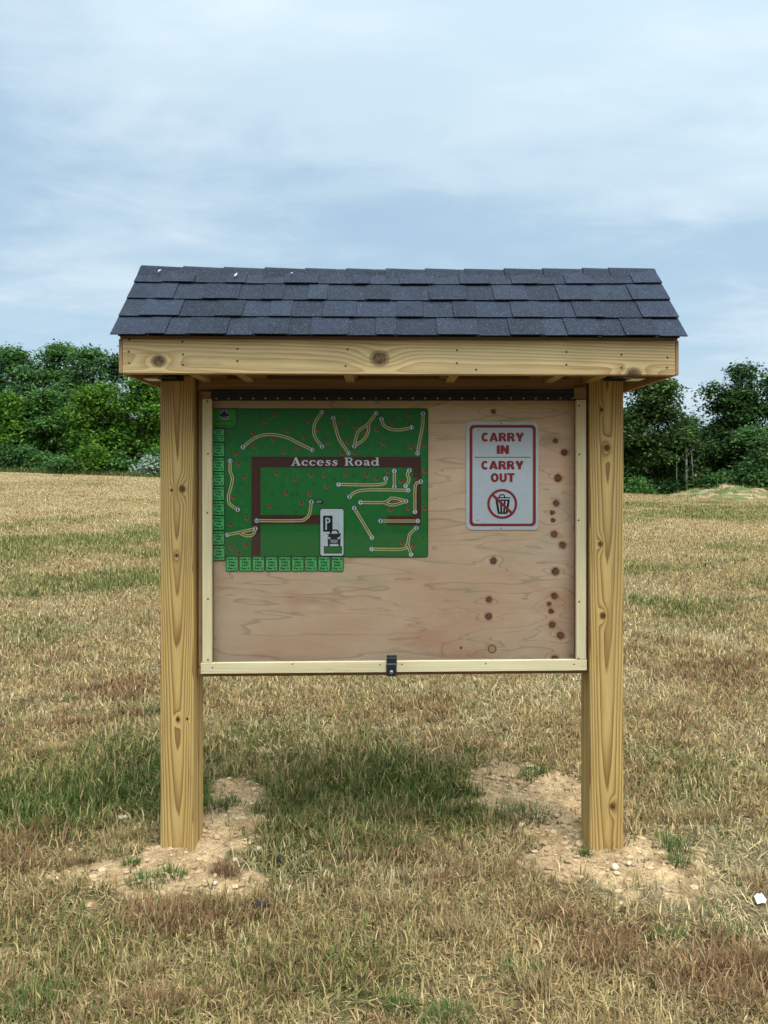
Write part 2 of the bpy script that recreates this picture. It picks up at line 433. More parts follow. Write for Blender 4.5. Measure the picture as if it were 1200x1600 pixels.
def stone(px, py, r, label, mat=MAT_PALE, name='stone', cat='stone', group='pale stones in the dug soil'):
    y = GY(py-4); x = PX(px, y); z = float(height(np.array([x]), np.array([y]))[0])
    import bmesh
    vs, f = stone_shape(r, rng, .75); m = MB(); m.add([(p[0], p[1], p[2]+r*.45) for p in vs], f)
    o = m.build(name, mat); o.location = (x, y, z)
    b = bmesh.new(); b.from_mesh(o.data); bmesh.ops.subdivide_edges(b, edges=b.edges, cuts=2, use_grid_fill=True, smooth=.6); b.to_mesh(o.data); b.free()
    smooth(o); return tag(o, label, cat, group)
stone(961, 1361, .020, 'largest pale round stone on the soil in front of the right post')
stone(905, 1320, .022, 'tan stone lying against the left side of the right post foot', MAT_STONE)
stone(983, 1353, .012, 'small pale stone just right of the largest stone before the right post')
stone(1109, 1353, .011, 'single white stone in dry grass right of the right soil patch')
stone(817, 1365, .010, 'small white stone in the grass left of the right soil patch')
stone(192, 1276, .021, 'pale stone at the edge of dark grass left of the left post')
stone(403, 1326, .018, 'pale stone on the right edge of the left soil patch')
stone(336, 1382, .011, 'small pale stone on the soil in front and right of the left post')
stone(389, 1225, .012, 'pale stone on the soil behind and right of the left post')

def clod(px, py, L, rz, label):
    y = GY(py); x = PX(px, y); z = float(height(np.array([x]), np.array([y]))[0])
    nt = new_mat('dark_leaf'); mat = principled(nt, nt.mix(nt.noise(nt.pos, 200, 3), (.012, .011, .018), (.045, .036, .03)), .9, nt.noise(nt.pos, 120, 3), .6, .004, .1)
    m = MB(); n = 7; pts = []; rad = []
    for i in range(n):
        t = i/(n-1); pts.append(((t-.5)*L, .006*math.sin(t*6), .012+.014*math.sin(t*3.1)+rng.uniform(-.003, .003))); rad.append(.002+.010*math.sin(min(t*1.15, 1)*math.pi)**.8)
    m.tube(pts, rad, 7); m.add([(L*.1, 0, .02), (L*.3, .022, .034), (L*.42, .006, .02)], [(0, 1, 2)]); m.add([(-L*.2, 0, .02), (-L*.35, -.02, .03), (-L*.1, -.012, .016)], [(0, 1, 2)])
    o = smooth(m.build('dead_leaf', mat)); o.location = (x, y, z+.006); o.rotation_euler = (0, 0, rz); return tag(o, label, 'dead leaf', 'curled dark leaves in the grass')
clod(438, 1343, .075, 2.2, 'curled black leaf lying on dry grass right of the left soil patch')
clod(409, 1414, .070, .4, 'crumpled dark leaf on the brown tuft nearest the bottom of the photo')
def scrap():
    nt = new_mat('white_paper'); mat = principled(nt, nt.mix(nt.noise(nt.pos, 90, 3), (.74, .75, .80), (.86, .87, .90)), .5)
    y = GY(1402); x = PX(1187, y); z = float(height(np.array([x]), np.array([y]))[0])
    m = MB(); a = .018
    g = [(-a, -.012, .018), (-.004, -.018, .026), (.008, -.017, .023), (a, -.010, .030), (-a*.8, .014, .030), (-.002, .016, .038), (.010, .016, .034), (a*.8, .016, .040)]
    m.add(g+[(p[0], p[1]+.0006, p[2]-.0012) for p in g], [(0, 1, 5, 4), (1, 2, 6, 5), (2, 3, 7, 6), (8, 12, 13, 9), (9, 13, 14, 10), (10, 14, 15, 11)])
    o = m.build('paper_scrap', mat); o.location = (x, y, z); o.rotation_euler = (.1, 0, .15); tag(o, 'folded white paper scrap on the dry grass at the right edge', 'litter')
scrap()

# ------------------------------------------------------------------ wood materials
def wood(name, axis, centre, light, dark, freq=120, knots=(), amp=.004, tilt=.012, contrast=1.0, streak=.12, seed=0., edge=(.62, .95)):
    """plain-sawn softwood: growth rings round an axis behind the face, bent round the knots; knots = (x, y, z, radius)"""
    nt = new_mat(name)
    p = nt.v('SUBTRACT', nt.pos, centre); x, y, z = nt.xyz(p)
    if axis == 'x': a, b, g = y, z, x
    elif axis == 'y': a, b, g = x, z, y
    else: a, b, g = x, y, z
    q = nt.vec(a, b, g)                                                       # grain now runs along the third axis
    qs = nt.v('ADD', nt.v('MULTIPLY', q, (9, 9, 1.15)), (seed, seed*.7, seed*1.3))
    w1 = nt.xyz(nt.v('SUBTRACT', nt.noise(qs, 1.0, 3, .55, 0, True), (.5, .5, .5)))
    aa = nt.m('ADD', a, nt.m('MULTIPLY', w1[0], amp*6)); bb = nt.m('ADD', b, nt.m('MULTIPLY', w1[1], amp*6))
    bb = nt.m('ADD', bb, nt.m('MULTIPLY', g, tilt))
    r = nt.m('SQRT', nt.m('ADD', nt.m('MULTIPLY', aa, aa), nt.m('MULTIPLY', bb, bb)))
    core = None; halo = None
    for kx, ky, kz, kr in knots:
        k = (kx-centre[0], ky-centre[1], kz-centre[2])
        kq = {'x': (k[1], k[2], k[0]), 'y': (k[0], k[2], k[1]), 'z': k}[axis]
        d = nt.v('DISTANCE', nt.v('MULTIPLY', q, (1, 1, .42)), (kq[0], kq[1], kq[2]*.42))
        e = nt.rng(d, 0, kr*3.4, 1, 0)
        r = nt.m('ADD', r, nt.m('MULTIPLY', nt.m('MULTIPLY', e, e), kr*1.0))
        d2 = nt.v('DISTANCE', nt.v('MULTIPLY', q, (1, 1, .85)), (kq[0], kq[1], kq[2]*.85))
        d2 = nt.m('DIVIDE', d2, kr)
        core = d2 if core is None else nt.m('MINIMUM', core, d2)
    ph = nt.m('FRACT', nt.m('MULTIPLY', r, freq))
    line = nt.ramp(ph, [(0, 0), (edge[0]*.55, .12), (edge[0], .5), (edge[1]*.97, 1), (1, 0)])
    fib = nt.noise(nt.v('MULTIPLY', q, (260, 260, 5)), 1.0, 3, .6)
    blot = nt.noise(nt.v('MULTIPLY', q, (10, 10, 2.2)), 1.0, 3, .5)
    lt = nt.mix(nt.rng(blot, .3, .7), light, tuple(c*k for c, k in zip(light, (.84, .82, .80))))
    col = nt.mix(nt.m('MULTIPLY', line, contrast), lt, dark)
    col = nt.mix(1, col, nt.ramp(fib, [(.25, 1-streak*1.6), (.75, 1+streak*.6)]), 'MULTIPLY')
    ck = nt.noise(nt.v('ADD', nt.v('MULTIPLY', q, (55, 55, 1.1)), (seed*3, 1, 2)), 1.0, 3, .5)              # fine drying checks
    chk = nt.m('MULTIPLY', nt.rng(nt.m('ABSOLUTE', nt.m('SUBTRACT', ck, .5)), .0, .014, 1, 0), nt.rng(nt.noise(nt.v('MULTIPLY', q, (14, 14, 2)), 1.0, 2), .52, .62, 0, .55))
    col = nt.mix(chk, col, tuple(c*.45 for c in dark))
    gry = nt.noise(nt.v('ADD', nt.v('MULTIPLY', q, (5, 5, 1.2)), (4, seed, 7)), 1.0, 4, .6)
    col = nt.mix(nt.rng(gry, .48, .72, 0, .35), col, tuple(a*b for a, b in zip(light, (.72, .80, .85))))
    hgt = nt.m('ADD', nt.m('MULTIPLY', fib, .6), nt.m('MULTIPLY', line, -.4))
    if core is not None:
        rim = nt.m('MULTIPLY', nt.rng(core, .75, 1.0, 0, 1), nt.rng(core, 1.0, 1.45, 1, 0))
        col = nt.mix(nt.m('MULTIPLY', rim, .75), col, tuple(c*.42 for c in dark))
        kc = nt.mix(nt.rng(nt.noise(q, 130, 3), .35, .65), tuple(c*.16 for c in dark), tuple(c*.52 for c in dark))
        col = nt.mix(nt.rng(core, .8, .95, 1, 0), col, kc)
    return principled(nt, col, .62, hgt, .35, .0015, .3)
def P3(px, py, Y): return (PX(px, Y), Y, PZ(py, Y))
YP = 3.25                                                                       # front face of the posts
LIGHT = (.52, .345, .112); DARK = (.21, .088, .022)
kl = [(*P3(285, 764, YP), .0125), (*P3(268, 766, YP), .006), (*P3(293, 1123, YP), .006), (*P3(278, 1124, YP), .008), (*P3(276, 868, YP), .007)]
kr_ = [(*P3(948, 700, YP), .012), (*P3(938, 850, YP), .0095), (*P3(942, 962, YP), .011), (*P3(957, 1260, YP), .0105), (*P3(940, 640, YP), .006)]
MAT_POST_L = wood('left_post_pine', 'z', (-.851, YP+.062, 1.0), LIGHT, DARK, 165, kl, .0022, .020, 1.0, .12, 3.1)
MAT_POST_R = wood('right_post_pine', 'z', (.922, YP+.070, .9), LIGHT, DARK, 150, kr_, .0020, .016, 1.0, .12, 8.4)
YF = 2.978
FL = (.54, .385, .175); FD = (.27, .135, .045)
kf = [(*P3(248, 564, YF), .021), (*P3(593, 560, YF), .026), (*P3(990, 585, YF), .022)]
MAT_FASCIA = wood('fascia_pine', 'x', (0, YF+.05, 1.955), FL, FD, 105, kf, .004, .030, .75, .10, 1.7, (.5, .95))
MAT_SIDE = wood('side_board_pine', 'y', (0, 3.3, 1.9), (.36, .20, .088), (.23, .11, .04), 90, (), .003, .02, .6, .1, 5.5)
MAT_FRAME = wood('frame_pine', 'x', (0, 3.35, 1.93), (.30, .175, .075), (.18, .09, .03), 110, (), .003, .02, .6, .12, 2.2)
MAT_RAIL = wood('rail_pine', 'z', (-.1, 3.5, 1.3), (.34, .195, .085), (.2, .10, .04), 110, (), .003, .02, .6, .12, 6.2)
MAT_JOIST = wood('joist_pine', 'y', (0, 3.3, 1.8), (.50, .32, .14), (.30, .15, .06), 100, (), .003, .02, .6, .12, 4.4)
MAT_STRIP_V = wood('upright_strip_pine', 'z', (-.02, 3.33, 1.2), (.64, .515, .30), (.44, .30, .14), 260, (), .002, .01, .5, .10, 9.2)
MAT_STRIP_H = wood('bottom_strip_pine', 'x', (0, 3.36, .70), (.66, .54, .32), (.48, .34, .16), 300, (), .002, .008, .45, .08, 7.7)
def plywood():
    nt = new_mat('sheathing_plywood'); YB = 3.335
    x, y, z = nt.xyz(nt.pos); q = nt.vec(x, 0.0, z)
    s = nt.v('MULTIPLY', q, (.72, 1, 4.6))
    ph = nt.m('MULTIPLY', nt.noise(nt.v('ADD', s, (2.2, 0, 5.1)), 1.5, 3, .48, .5), 10.0)
    KN = [(882, 707, 11, 0), (872, 747, 12, 0), (869, 786, 10, 0), (863, 801, 7, 1), (864, 813, 7, 1), (866, 835, 11, 1), (879, 852, 11, 1), (868, 893, 12, 0), (866, 931, 11, 1), (858, 944, 7, 1), (861, 955, 9, 1),
          (863, 976, 11, 1), (876, 993, 12, 0), (867, 1030, 12, 2), (771, 876, 11, 0), (764, 937, 10, 1), (763, 963, 11, 1), (868, 689, 8, 2), (771, 643, 8, 0), (720, 1012, 4, 0)]
    core = None
    for kx, ky, kr, kk in KN:
        k = (PX(kx, YB), 0, PZ(ky, YB)); rr = kr*.5/369
        jig = nt.v('ADD', q, nt.v('MULTIPLY', nt.v('SUBTRACT', nt.noise(nt.v('ADD', q, (kx*.1, 0, ky*.1)), 60, 2, .5, 0, True), (.5, .5, .5)), (.011, 0, .011))) if core is None else jig
        d = nt.v('DISTANCE', nt.v('MULTIPLY', q, (.45, 1, 1)), (k[0]*.45, 0, k[2]))
        ph = nt.m('ADD', ph, nt.rng(d, 0, .055, .9, 0))
        d2 = nt.m('DIVIDE', nt.v('DISTANCE', jig, k), rr)
        core = d2 if core is None else nt.m('MINIMUM', core, d2)
    fr = nt.m('FRACT', ph)
    line = nt.m('MULTIPLY', nt.rng(fr, .80, .965, 0, 1), nt.rng(fr, .965, 1.0, 1, 0))
    grad = nt.rng(fr, 0, .9, 0, 1, False)
    fib = nt.noise(nt.v('MULTIPLY', q, (14, 1, 420)), 1.0, 3, .6)
    b1 = nt.noise(nt.v('MULTIPLY', q, (1.6, 1, 3.6)), 1.3, 4, .55, .3); b2 = nt.noise(nt.v('ADD', nt.v('MULTIPLY', q, (2.0, 1, 4.5)), (7, 0, 3)), 1.6, 4, .6)
    c = nt.mix(nt.rng(b1, .32, .7), (.82, .51, .315), (.90, .635, .42))
    c = nt.mix(nt.rng(b2, .50, .74, 0, .60), c, (.55, .47, .32))                 # grey-green weathering of the veneer
    b3 = nt.noise(nt.v('ADD', nt.v('MULTIPLY', q, (1.4, 1, 3.5)), (1, 0, 9)), 1.8, 3, .6)
    c = nt.mix(nt.rng(b3, .50, .72, 0, .65), c, (.70, .33, .20))                   # reddish bands
    c = nt.mix(nt.m('MULTIPLY', grad, .22), c, (.70, .44, .285))
    c = nt.mix(nt.m('MULTIPLY', line, .34), c, (.30, .165, .09))
    c = nt.mix(1, c, nt.ramp(fib, [(.25, .88), (.75, 1.05)]), 'MULTIPLY')
    # flecks in three rows
    fl = nt.node('ShaderNodeTexVoronoi', {'Vector': nt.v('MULTIPLY', q, (55, 1, 150)), 'Scale': 1.0}).outputs['Distance']
    row = None
    for zz, ww in ((PZ(940, YB), .035), (PZ(800, YB), .028), (PZ(955, YB), .02)):
        rb = nt.rng(nt.m('ABSOLUTE', nt.m('SUBTRACT', z, zz)), 0, ww, 1, 0); row = rb if row is None else nt.m('MAXIMUM', row, rb)
    fk = nt.m('MULTIPLY', nt.m('MULTIPLY', nt.rng(fl, .10, .22, 1, 0), row), nt.rng(nt.noise(q, 9, 2), .48, .58, 0, 1))
    c = nt.mix(nt.m('MULTIPLY', fk, .75), c, (.16, .075, .04))
    gs = nt.v('DISTANCE', nt.v('MULTIPLY', q, (.6, 1, 1)), (PX(860, YB)*.6, 0, PZ(688, YB)))
    c = nt.mix(nt.m('MULTIPLY', nt.rng(gs, .005, .05, .55, 0), nt.noise(q, 30, 3)), c, (.10, .20, .10))
    c = nt.mix(nt.rng(core, .9, 1.8, .50, 0), c, (.42, .165, .085))
    kc = nt.mix(nt.rng(nt.noise(q, 22, 1), .4, .6), (.085, .040, .028), (.26, .075, .04))
    kc = nt.mix(nt.rng(core, .15, .8), nt.mix(.5, kc, (.22, .12, .08)), kc)
    c = nt.mix(nt.rng(core, .85, 1.1, 1, 0), c, kc)
    # one pale plug with a dark ring
    dp = nt.m('MULTIPLY', nt.v('DISTANCE', q, (PX(769, YB), 0, PZ(1014, YB))), 369)
    c = nt.mix(nt.rng(dp, 6, 7.5, 1, 0), c, (.12, .06, .03)); c = nt.mix(nt.rng(dp, 4.5, 5.6, 1, 0), c, (.56, .36, .16))
    return principled(nt, c, .7, nt.m('SUBTRACT', fib, line), .2, .001, .25)
MAT_PLY = plywood()
def plain(name, col, rough=.6, var=.12, scale=60, metal=0, spec=.35):
    nt = new_mat(name)
    c = nt.mix(1, col, nt.ramp(nt.noise(nt.pos, scale, 4, .6), [(.3, 1-var), (.7, 1+var*.6)]), 'MULTIPLY')
    return principled(nt, c, rough, spec=spec, metal=metal)
MAT_BLACK = plain('black_steel', (.014, .014, .017), .42, .3, 120)
MAT_RUBBER = plain('black_hinge', (.011, .011, .013), .5, .3, 80)
MAT_ZINC = plain('zinc', (.52, .52, .50), .35, .2, 200, .9)
MAT_SCREW = plain('dull_screw', (.10, .085, .07), .5, .3, 200, .6)
MAT_NAIL = plain('nail_head', (.035, .026, .02), .6, .3, 200)
MAT_DECK = plain('roof_deck_plywood', (.11, .062, .034), .8, .25, 12)

# ------------------------------------------------------------------ the kiosk
KB = (.03, 3.32, 0)
kiosk = thing('notice_board', KB, 'wooden roofed notice board with two square posts, blue grey shingles and a glazed plywood panel', 'notice board')
post_off = {}
def post(cx, mat, rz, z1):
    m = MB(); m.box(-.07, .07, -.07, .07, -.22, z1, c=.004)
    c, s = math.cos(rz), math.sin(rz)
    m.warp(lambda x, y, z: (cx+x*c-y*s, 3.32+x*s+y*c, z))
    return m.build('post', mat, kiosk)
pl = post(-.8515, MAT_POST_L, R(-4.0), 1.955); pr = post(.9185, MAT_POST_R, R(.8), 1.955)

# roof -------------------------------------------------------------
EZ, RZ_, EYY, RYY = 2.062, 2.414, 2.955, 3.32
RX0, RX1 = -1.023, 1.137
def sag(x, y, z):
    t = max(0, min(1, (z-EZ)/(RZ_-EZ)))
    return (x, y, z-.0034*(x-.05)-.010*t*(1-((x-.057)/1.08)**2))
sl_len = math.hypot(RYY-EYY, RZ_-EZ); su = ((RYY-EYY)/sl_len, (RZ_-EZ)/sl_len); sn = (-su[1], su[0])
def slope_pt(side, x, s, n):              # s up the slope from the eave, n out of the slope; side -1 front, 1 back
    yy = EYY+su[0]*s+sn[0]*n; zz = EZ+su[1]*s+sn[1]*n
    return (x, yy if side < 0 else 2*RYY-yy, zz)
roof = MB()
for side in (-1, 1):                      # plywood deck
    q = [slope_pt(side, x, s, n) for x in (-.995, 1.107) for s, n in ((.008, -.016), (sl_len-.016, -.016), (sl_len-.004, -.003), (.008, -.003))]
    roof.add(q, [(0, 1, 2, 3), (7, 6, 5, 4), (0, 4, 5, 1), (1, 5, 6, 2), (2, 6, 7, 3), (3, 7, 4, 0)])
ro = roof.warp(sag).build('roof', MAT_DECK, kiosk)
ul = MB()
for side in (-1, 1):
    ul.add([slope_pt(side, x, s, n) for x in (-1.0, 1.112) for s, n in ((.004, -.002), (sl_len-.004, -.002), (sl_len-.004, .0005), (.004, .0005))], [(0, 1, 2, 3), (7, 6, 5, 4), (0, 4, 5, 1), (1, 5, 6, 2), (2, 6, 7, 3), (3, 7, 4, 0)])
ul.warp(sag).build('underlay', MAT_RUBBER, ro)
def shingle_material():
    nt = new_mat('blue_grey_shingle')
    tint = nt.node('ShaderNodeAttribute', attribute_name='tint').outputs['Color']
    sp = nt.noise(nt.pos, 190, 3, .85); mid = nt.noise(nt.pos, 30, 4, .6); blot = nt.noise(nt.pos, 6, 3, .5)
    c = nt.mix(1, tint, nt.ramp(mid, [(.3, .78), (.7, 1.2)]), 'MULTIPLY')
    c = nt.mix(1, c, nt.ramp(blot, [(.3, .85), (.7, 1.15)]), 'MULTIPLY')
    c = nt.mix(nt.rng(sp, .55, .68, 0, .85), c, (.105, .125, .165)); c = nt.mix(nt.rng(sp, .30, .42, .6, 0), c, (.012, .013, .018))
    return principled(nt, c, .9, sp, .7, .003, .2)
MAT_SHINGLE = shingle_material()
def with_tint(o, cols, per):
    a = o.data.attributes.new('tint', 'FLOAT_COLOR', 'POINT')
    c = np.repeat(np.c_[np.array(cols), np.ones(len(cols))], per, 0); a.data.foreach_set('color', c.ravel().astype(np.float32))
BOXF = [(0, 1, 2, 3), (7, 6, 5, 4), (0, 4, 5, 1), (1, 5, 6, 2), (2, 6, 7, 3), (3, 7, 4, 0)]
sm = MB(); cols = []
STINT = np.array((.0145, .0180, .0265))
for side in (-1, 1):
    for row in range(4):
        s0 = sl_len*row/4-.004; x = RX0-.004; flip = False
        while x < RX1-.01:
            wd = rng.uniform(.07, .16)
            x1 = min(x+wd, RX1); x1 = RX1 if RX1-x1 < .05 else x1
            up = .0045 if flip else 0.0; low = rng.uniform(-.003, .001) if flip else rng.uniform(-.001, .003)
            if side < 0 and x <= RX0: x0 = RX0-rng.uniform(0, .005)
            else: x0 = x
            n0, n1 = .013+up, .004+up*.5
            q = []
            for xx in (x0+.0008, x1-.0008):
                se = min(s0+.165, sl_len-.006)
                q += [slope_pt(side, xx, s0+low, n0-.004), slope_pt(side, xx, se, n1-.003), slope_pt(side, xx, se, n1), slope_pt(side, xx, s0+low, n0)]
            sm.add(q, BOXF); cols.append(STINT*rng.uniform(.72, 1.3)*np.array((1, rng.uniform(.97, 1.04), rng.uniform(.95, 1.08))))
            x = x1; flip = not flip
shingles = sm.warp(sag).build('shingles', MAT_SHINGLE, ro); with_tint(shingles, cols, 8)
cm = MB(); cols = []
capx = [PX(v, 3.32) for v in (222, 287, 350, 414, 477, 541, 603, 664, 725, 787, 847, 909, 950, 1023)]
capx[0] -= .002
for i in range(13):
    xa, xb = capx[i], min(capx[i+1]+.05, RX1+.002)
    na, nb = .0215+rng.uniform(0, .002), .016
    sA = sl_len*.80+rng.uniform(-.004, .004)
    prof = lambda x, n: [slope_pt(-1, x, sA, n-.006), slope_pt(-1, x, sl_len-.006, n), (x, RYY, RZ_+n*1.05), slope_pt(1, x, sl_len-.006, n), slope_pt(1, x, sA, n-.006)]
    A, B = prof(xa, na), prof(xb, nb); A2, B2 = prof(xa, na-.005), prof(xb, nb-.005)
    q = A+B+A2+B2; f = []
    for k in range(4): f += [(k, k+1, 5+k+1, 5+k), (10+k, 15+k, 15+k+1, 10+k+1), (k, 10+k, 10+k+1, k+1), (5+k, 5+k+1, 15+k+1, 15+k)]
    f += [(0, 5, 15, 10), (4, 14, 19, 9)]
    cm.add(q, f); cols.append(STINT*rng.uniform(.6, 1.05))
cap = cm.warp(lambda x, y, z: sag(x, y, z-.012)).build('ridge_cap', MAT_SHINGLE, ro); with_tint(cap, cols, 20)
MAT_SEAL = plain('tar_sealant', (.50, .50, .46), .6, .2, 100)
for px, py, h in ((371, 437, .030), (251, 428, .018), (457, 432, .012)):
    s_ = (HOR-py); m = MB(); t = 0.88
    X = PX(px, 3.28); s0 = sl_len*(.86 if h < .02 else .80)
    m.tube([slope_pt(-1, X-.003+.002*k, s0+h*k/3, .022+.002*(k % 2)) for k in range(4)], [.0035, .005, .004, .0025], 6)
    smooth(m.warp(sag).build('sealant_drip', MAT_SEAL, ro))

# fascia, side boards, gables, joists ------------------------------------------
FX0, FX1, FZ0, FZ1 = -.990, 1.102, 1.9255, 2.058
f = MB().box(FX0, FX1, YF, YF+.036, FZ0, FZ1, c=.0025).warp(sag).build('front_fascia', MAT_FASCIA, kiosk)
fb = MB().box(FX0, FX1, 3.626, 3.662, FZ0, FZ1, c=.0025).warp(sag).build('rear_fascia', MAT_FRAME, kiosk)
for sgn, x0, x1 in ((-1, FX0-.014, FX0-.001), (1, FX1+.001, FX1+.014)):
    MB().box(x0, x1, YF+.001, 3.661, FZ0+.001, FZ1-.001, c=.002).warp(sag).build('side_board', MAT_SIDE, kiosk)
    g = MB(); tri = [(YF+.02, FZ1+.001), (3.64, FZ1+.001), (3.355, RZ_-.05), (3.285, RZ_-.05)]
    g.add([(x, y, z) for x in (x0, x1) for y, z in tri], [(0, 1, 2, 3), (7, 6, 5, 4), (0, 4, 5, 1), (1, 5, 6, 2), (2, 6, 7, 3), (3, 7, 4, 0)])
    g.warp(sag).build('gable_panel', MAT_SIDE, kiosk)
for px, th in ((297, 1), (371, 1), (543, 1), (712, 1), (880, 1), (947, 1)):
    X = PX(px, 3.0); MB().box(X-.019, X+.019, YF+.037, 3.625, FZ0+.004, FZ0+.084, c=.002).warp(sag).build('joist', MAT_JOIST, kiosk)
def nail(x, y, z, r, mat, parent, nm='nail', d=.0012):
    m = MB(); m.tube([(x, y+.004, z), (x, y-d*.4, z), (x, y-d, z)], [r, r, r*.6], 8); return m.build(nm, mat, parent)
for px, py in ((202, 532), (201, 551), (202, 569), (285, 535), (286, 555), (286, 571), (371, 546), (371, 565), (543, 546), (540, 572), (714, 547), (714, 567), (744, 577), (885, 549), (885, 569), (971, 553), (971, 573), (1043, 557), (1042, 573)):
    x, y, z = sag(PX(px, YF), YF, PZ(py, YF)); nail(x, YF, z, .0042, MAT_NAIL, f)
# steel straps that tie the posts to the roof
for cx, sgn in ((-.87, -1), (.95, 1)):
    m = MB(); m.box(cx-.045, cx+.045, 3.236, 3.2475, 1.931, 1.955, c=.001); m.box(cx-.03, cx+.055 if sgn > 0 else cx+.03, 3.16, 3.235, 1.938, 1.942)
    b = m.build('bracket', MAT_BLACK, kiosk)
    MB().box(*( (cx+.03, cx+.085) if sgn > 0 else (cx-.085, cx-.03)), 3.12, 3.2, 1.926, 1.9295).build('strap', MAT_ZINC, b)
    nail(cx+.012, 3.235, 1.943, .006, MAT_BLACK, b, 'bolt', .008); nail(cx-.022, 3.235, 1.945, .004, MAT_ZINC, b, 'bolt', .004)

# panel frame ------------------------------------------------------------------
YS, YR = 3.262, 3.287                                                           # front of strips, front of rails
sc_ = lambda px: PX(px, YS)
zb, zt = PZ(1053, YS), PZ(623, YS); zs = PZ(1036, YS)
LX0, LX1, RXX0, RXX1 = sc_(316), sc_(330.5), sc_(900.5), sc_(916)
bow = lambda x, y, z: (x, y, z+5.5/FPX*YS*max(0, min(1, (x-LX0)/(RXX1-LX0)))**.8)
zr1 = PZ(603, YR); zr0 = PZ(610, YR); zbr = PZ(1057.5, YR)
MB().box(-.777, .845, YR-.004, YR+.03, zr0, zr1+.03, c=.002).build('top_rail', MAT_FRAME, kiosk)
MB().box(-.775, LX1-.004, YR, YR+.034, zbr+.04, zr0-.001, c=.002).build('side_rail', MAT_RAIL, kiosk)
MB().box(RXX0+.004, .844, YR, YR+.034, zbr+.054, zr0-.001, c=.002).build('side_rail', MAT_RAIL, kiosk)
MB().box(-.777, .845, YR+.001, YR+.036, zbr, zbr+.0365, c=.002).warp(bow).build('bottom_rail', MAT_FRAME, kiosk)
MB().box(RXX1-.05, RXX1+.001, YS-.002, YS+.019, zt+.001, PZ(605, YS), c=.001).build('corner_block', MAT_FRAME, kiosk)
MB().box(LX0-.004, LX1-.004, YS+.006, YS+.019, zt+.004, PZ(611, YS), c=.001).build('corner_block', MAT_FRAME, kiosk)
bk = MB().box(-.774, .844, 3.335, 3.353, zbr+.002, zr1, c=.001).build('backing_panel', MAT_PLY, kiosk)
door = MB()
door.box(LX0, LX1, YS, YS+.019, zs+.0005, zt, c=.0012)
dl = door.build('door_strip', MAT_STRIP_V, kiosk)
dr = MB().box(RXX0, RXX1, YS, YS+.019, zs+.0155, zt-.004, c=.0012).build('door_strip', MAT_STRIP_V, kiosk)
dbm = MB()
dbm.box(sc_(313.5), sc_(917), YS-.001, YS+.019, zb, zs-.0005, c=.0012)
db = dbm.warp(bow).build('door_strip', MAT_STRIP_H, kiosk)
gn = new_mat('clear_acrylic')
fr = gn.node('ShaderNodeFresnel', {'IOR': 1.31})
tr = gn.node('ShaderNodeBsdfTransparent', {'Color': (.992, .995, .993)}); gl = gn.node('ShaderNodeBsdfGlossy', {'Color': (1, 1, 1), 'Roughness': .015})
mx = gn.node('ShaderNodeMixShader', [fr.outputs[0], tr.outputs[0], gl.outputs[0]]); gn.L.new(mx.outputs[0], gn.out.inputs[0])
MB().box(LX0+.004, RXX1-.004, YS+.0195, YS+.0235, zb+.006, zt-.002).build('acrylic_pane', gn.mat, kiosk)
YH = 3.268
hz0, hz1 = PZ(626, YH), PZ(610.5, YH)
hm = MB(); hm.box(PX(331, YH), PX(902, YH), YH, YH+.012, hz0, hz1, c=.001)
hm.tube([(PX(331, YH), YH+.002, hz1-.002), (PX(902, YH), YH+.002, hz1-.002)], [.005, .005], 8)
hinge = hm.build('hinge', MAT_RUBBER, kiosk)
for i in range(30):
    nail(PX(338+i*19.2, YH), YH, PZ(622.3, YH), .0036, MAT_ZINC, hinge, 'screw', .0022)
for o, lst in ((dl, ((324, 627), (325, 709), (324, 801), (325, 936), (325, 1031))), (dr, ((905, 634), (905, 710), (904, 813), (905, 940), (904, 1029))),
               (db, ((332, 1043), (457, 1037.5), (594, 1039), (628, 1038), (759, 1036.8), (897, 1038), (911, 1041), (317, 1049)))):
    for px, py in lst: nail(PX(px, YS), YS, PZ(py, YS), .0042 if py != 1049 and px != 911 else .002, MAT_SCREW, o, 'screw', .0016)
# latch
m = MB(); lx0, lx1 = PX(603.8, YS), PX(620, YS)
m.box(lx0+.001, lx1, YS-.010, YS-.0015, PZ(1038, YS), PZ(1027, YS), c=.0015)
m.box(lx0, lx1-.001, YS-.013, YS-.0018, PZ(1056, YS), PZ(1036, YS), c=.003)
m.box(lx0+.001, lx1, YS-.006, YS+.012, PZ(1027, YS)+.0002, PZ(1024, YS), c=.001)
latch = m.build('latch', MAT_BLACK, kiosk)
nail(PX(611.5, YS), YS-.013, PZ(1049, YS), .0075, MAT_ZINC, latch, 'screw', .002); nail(PX(611.5, YS), YS-.0152, PZ(1049, YS), .0025, MAT_NAIL, latch, 'screw_recess', .0004)

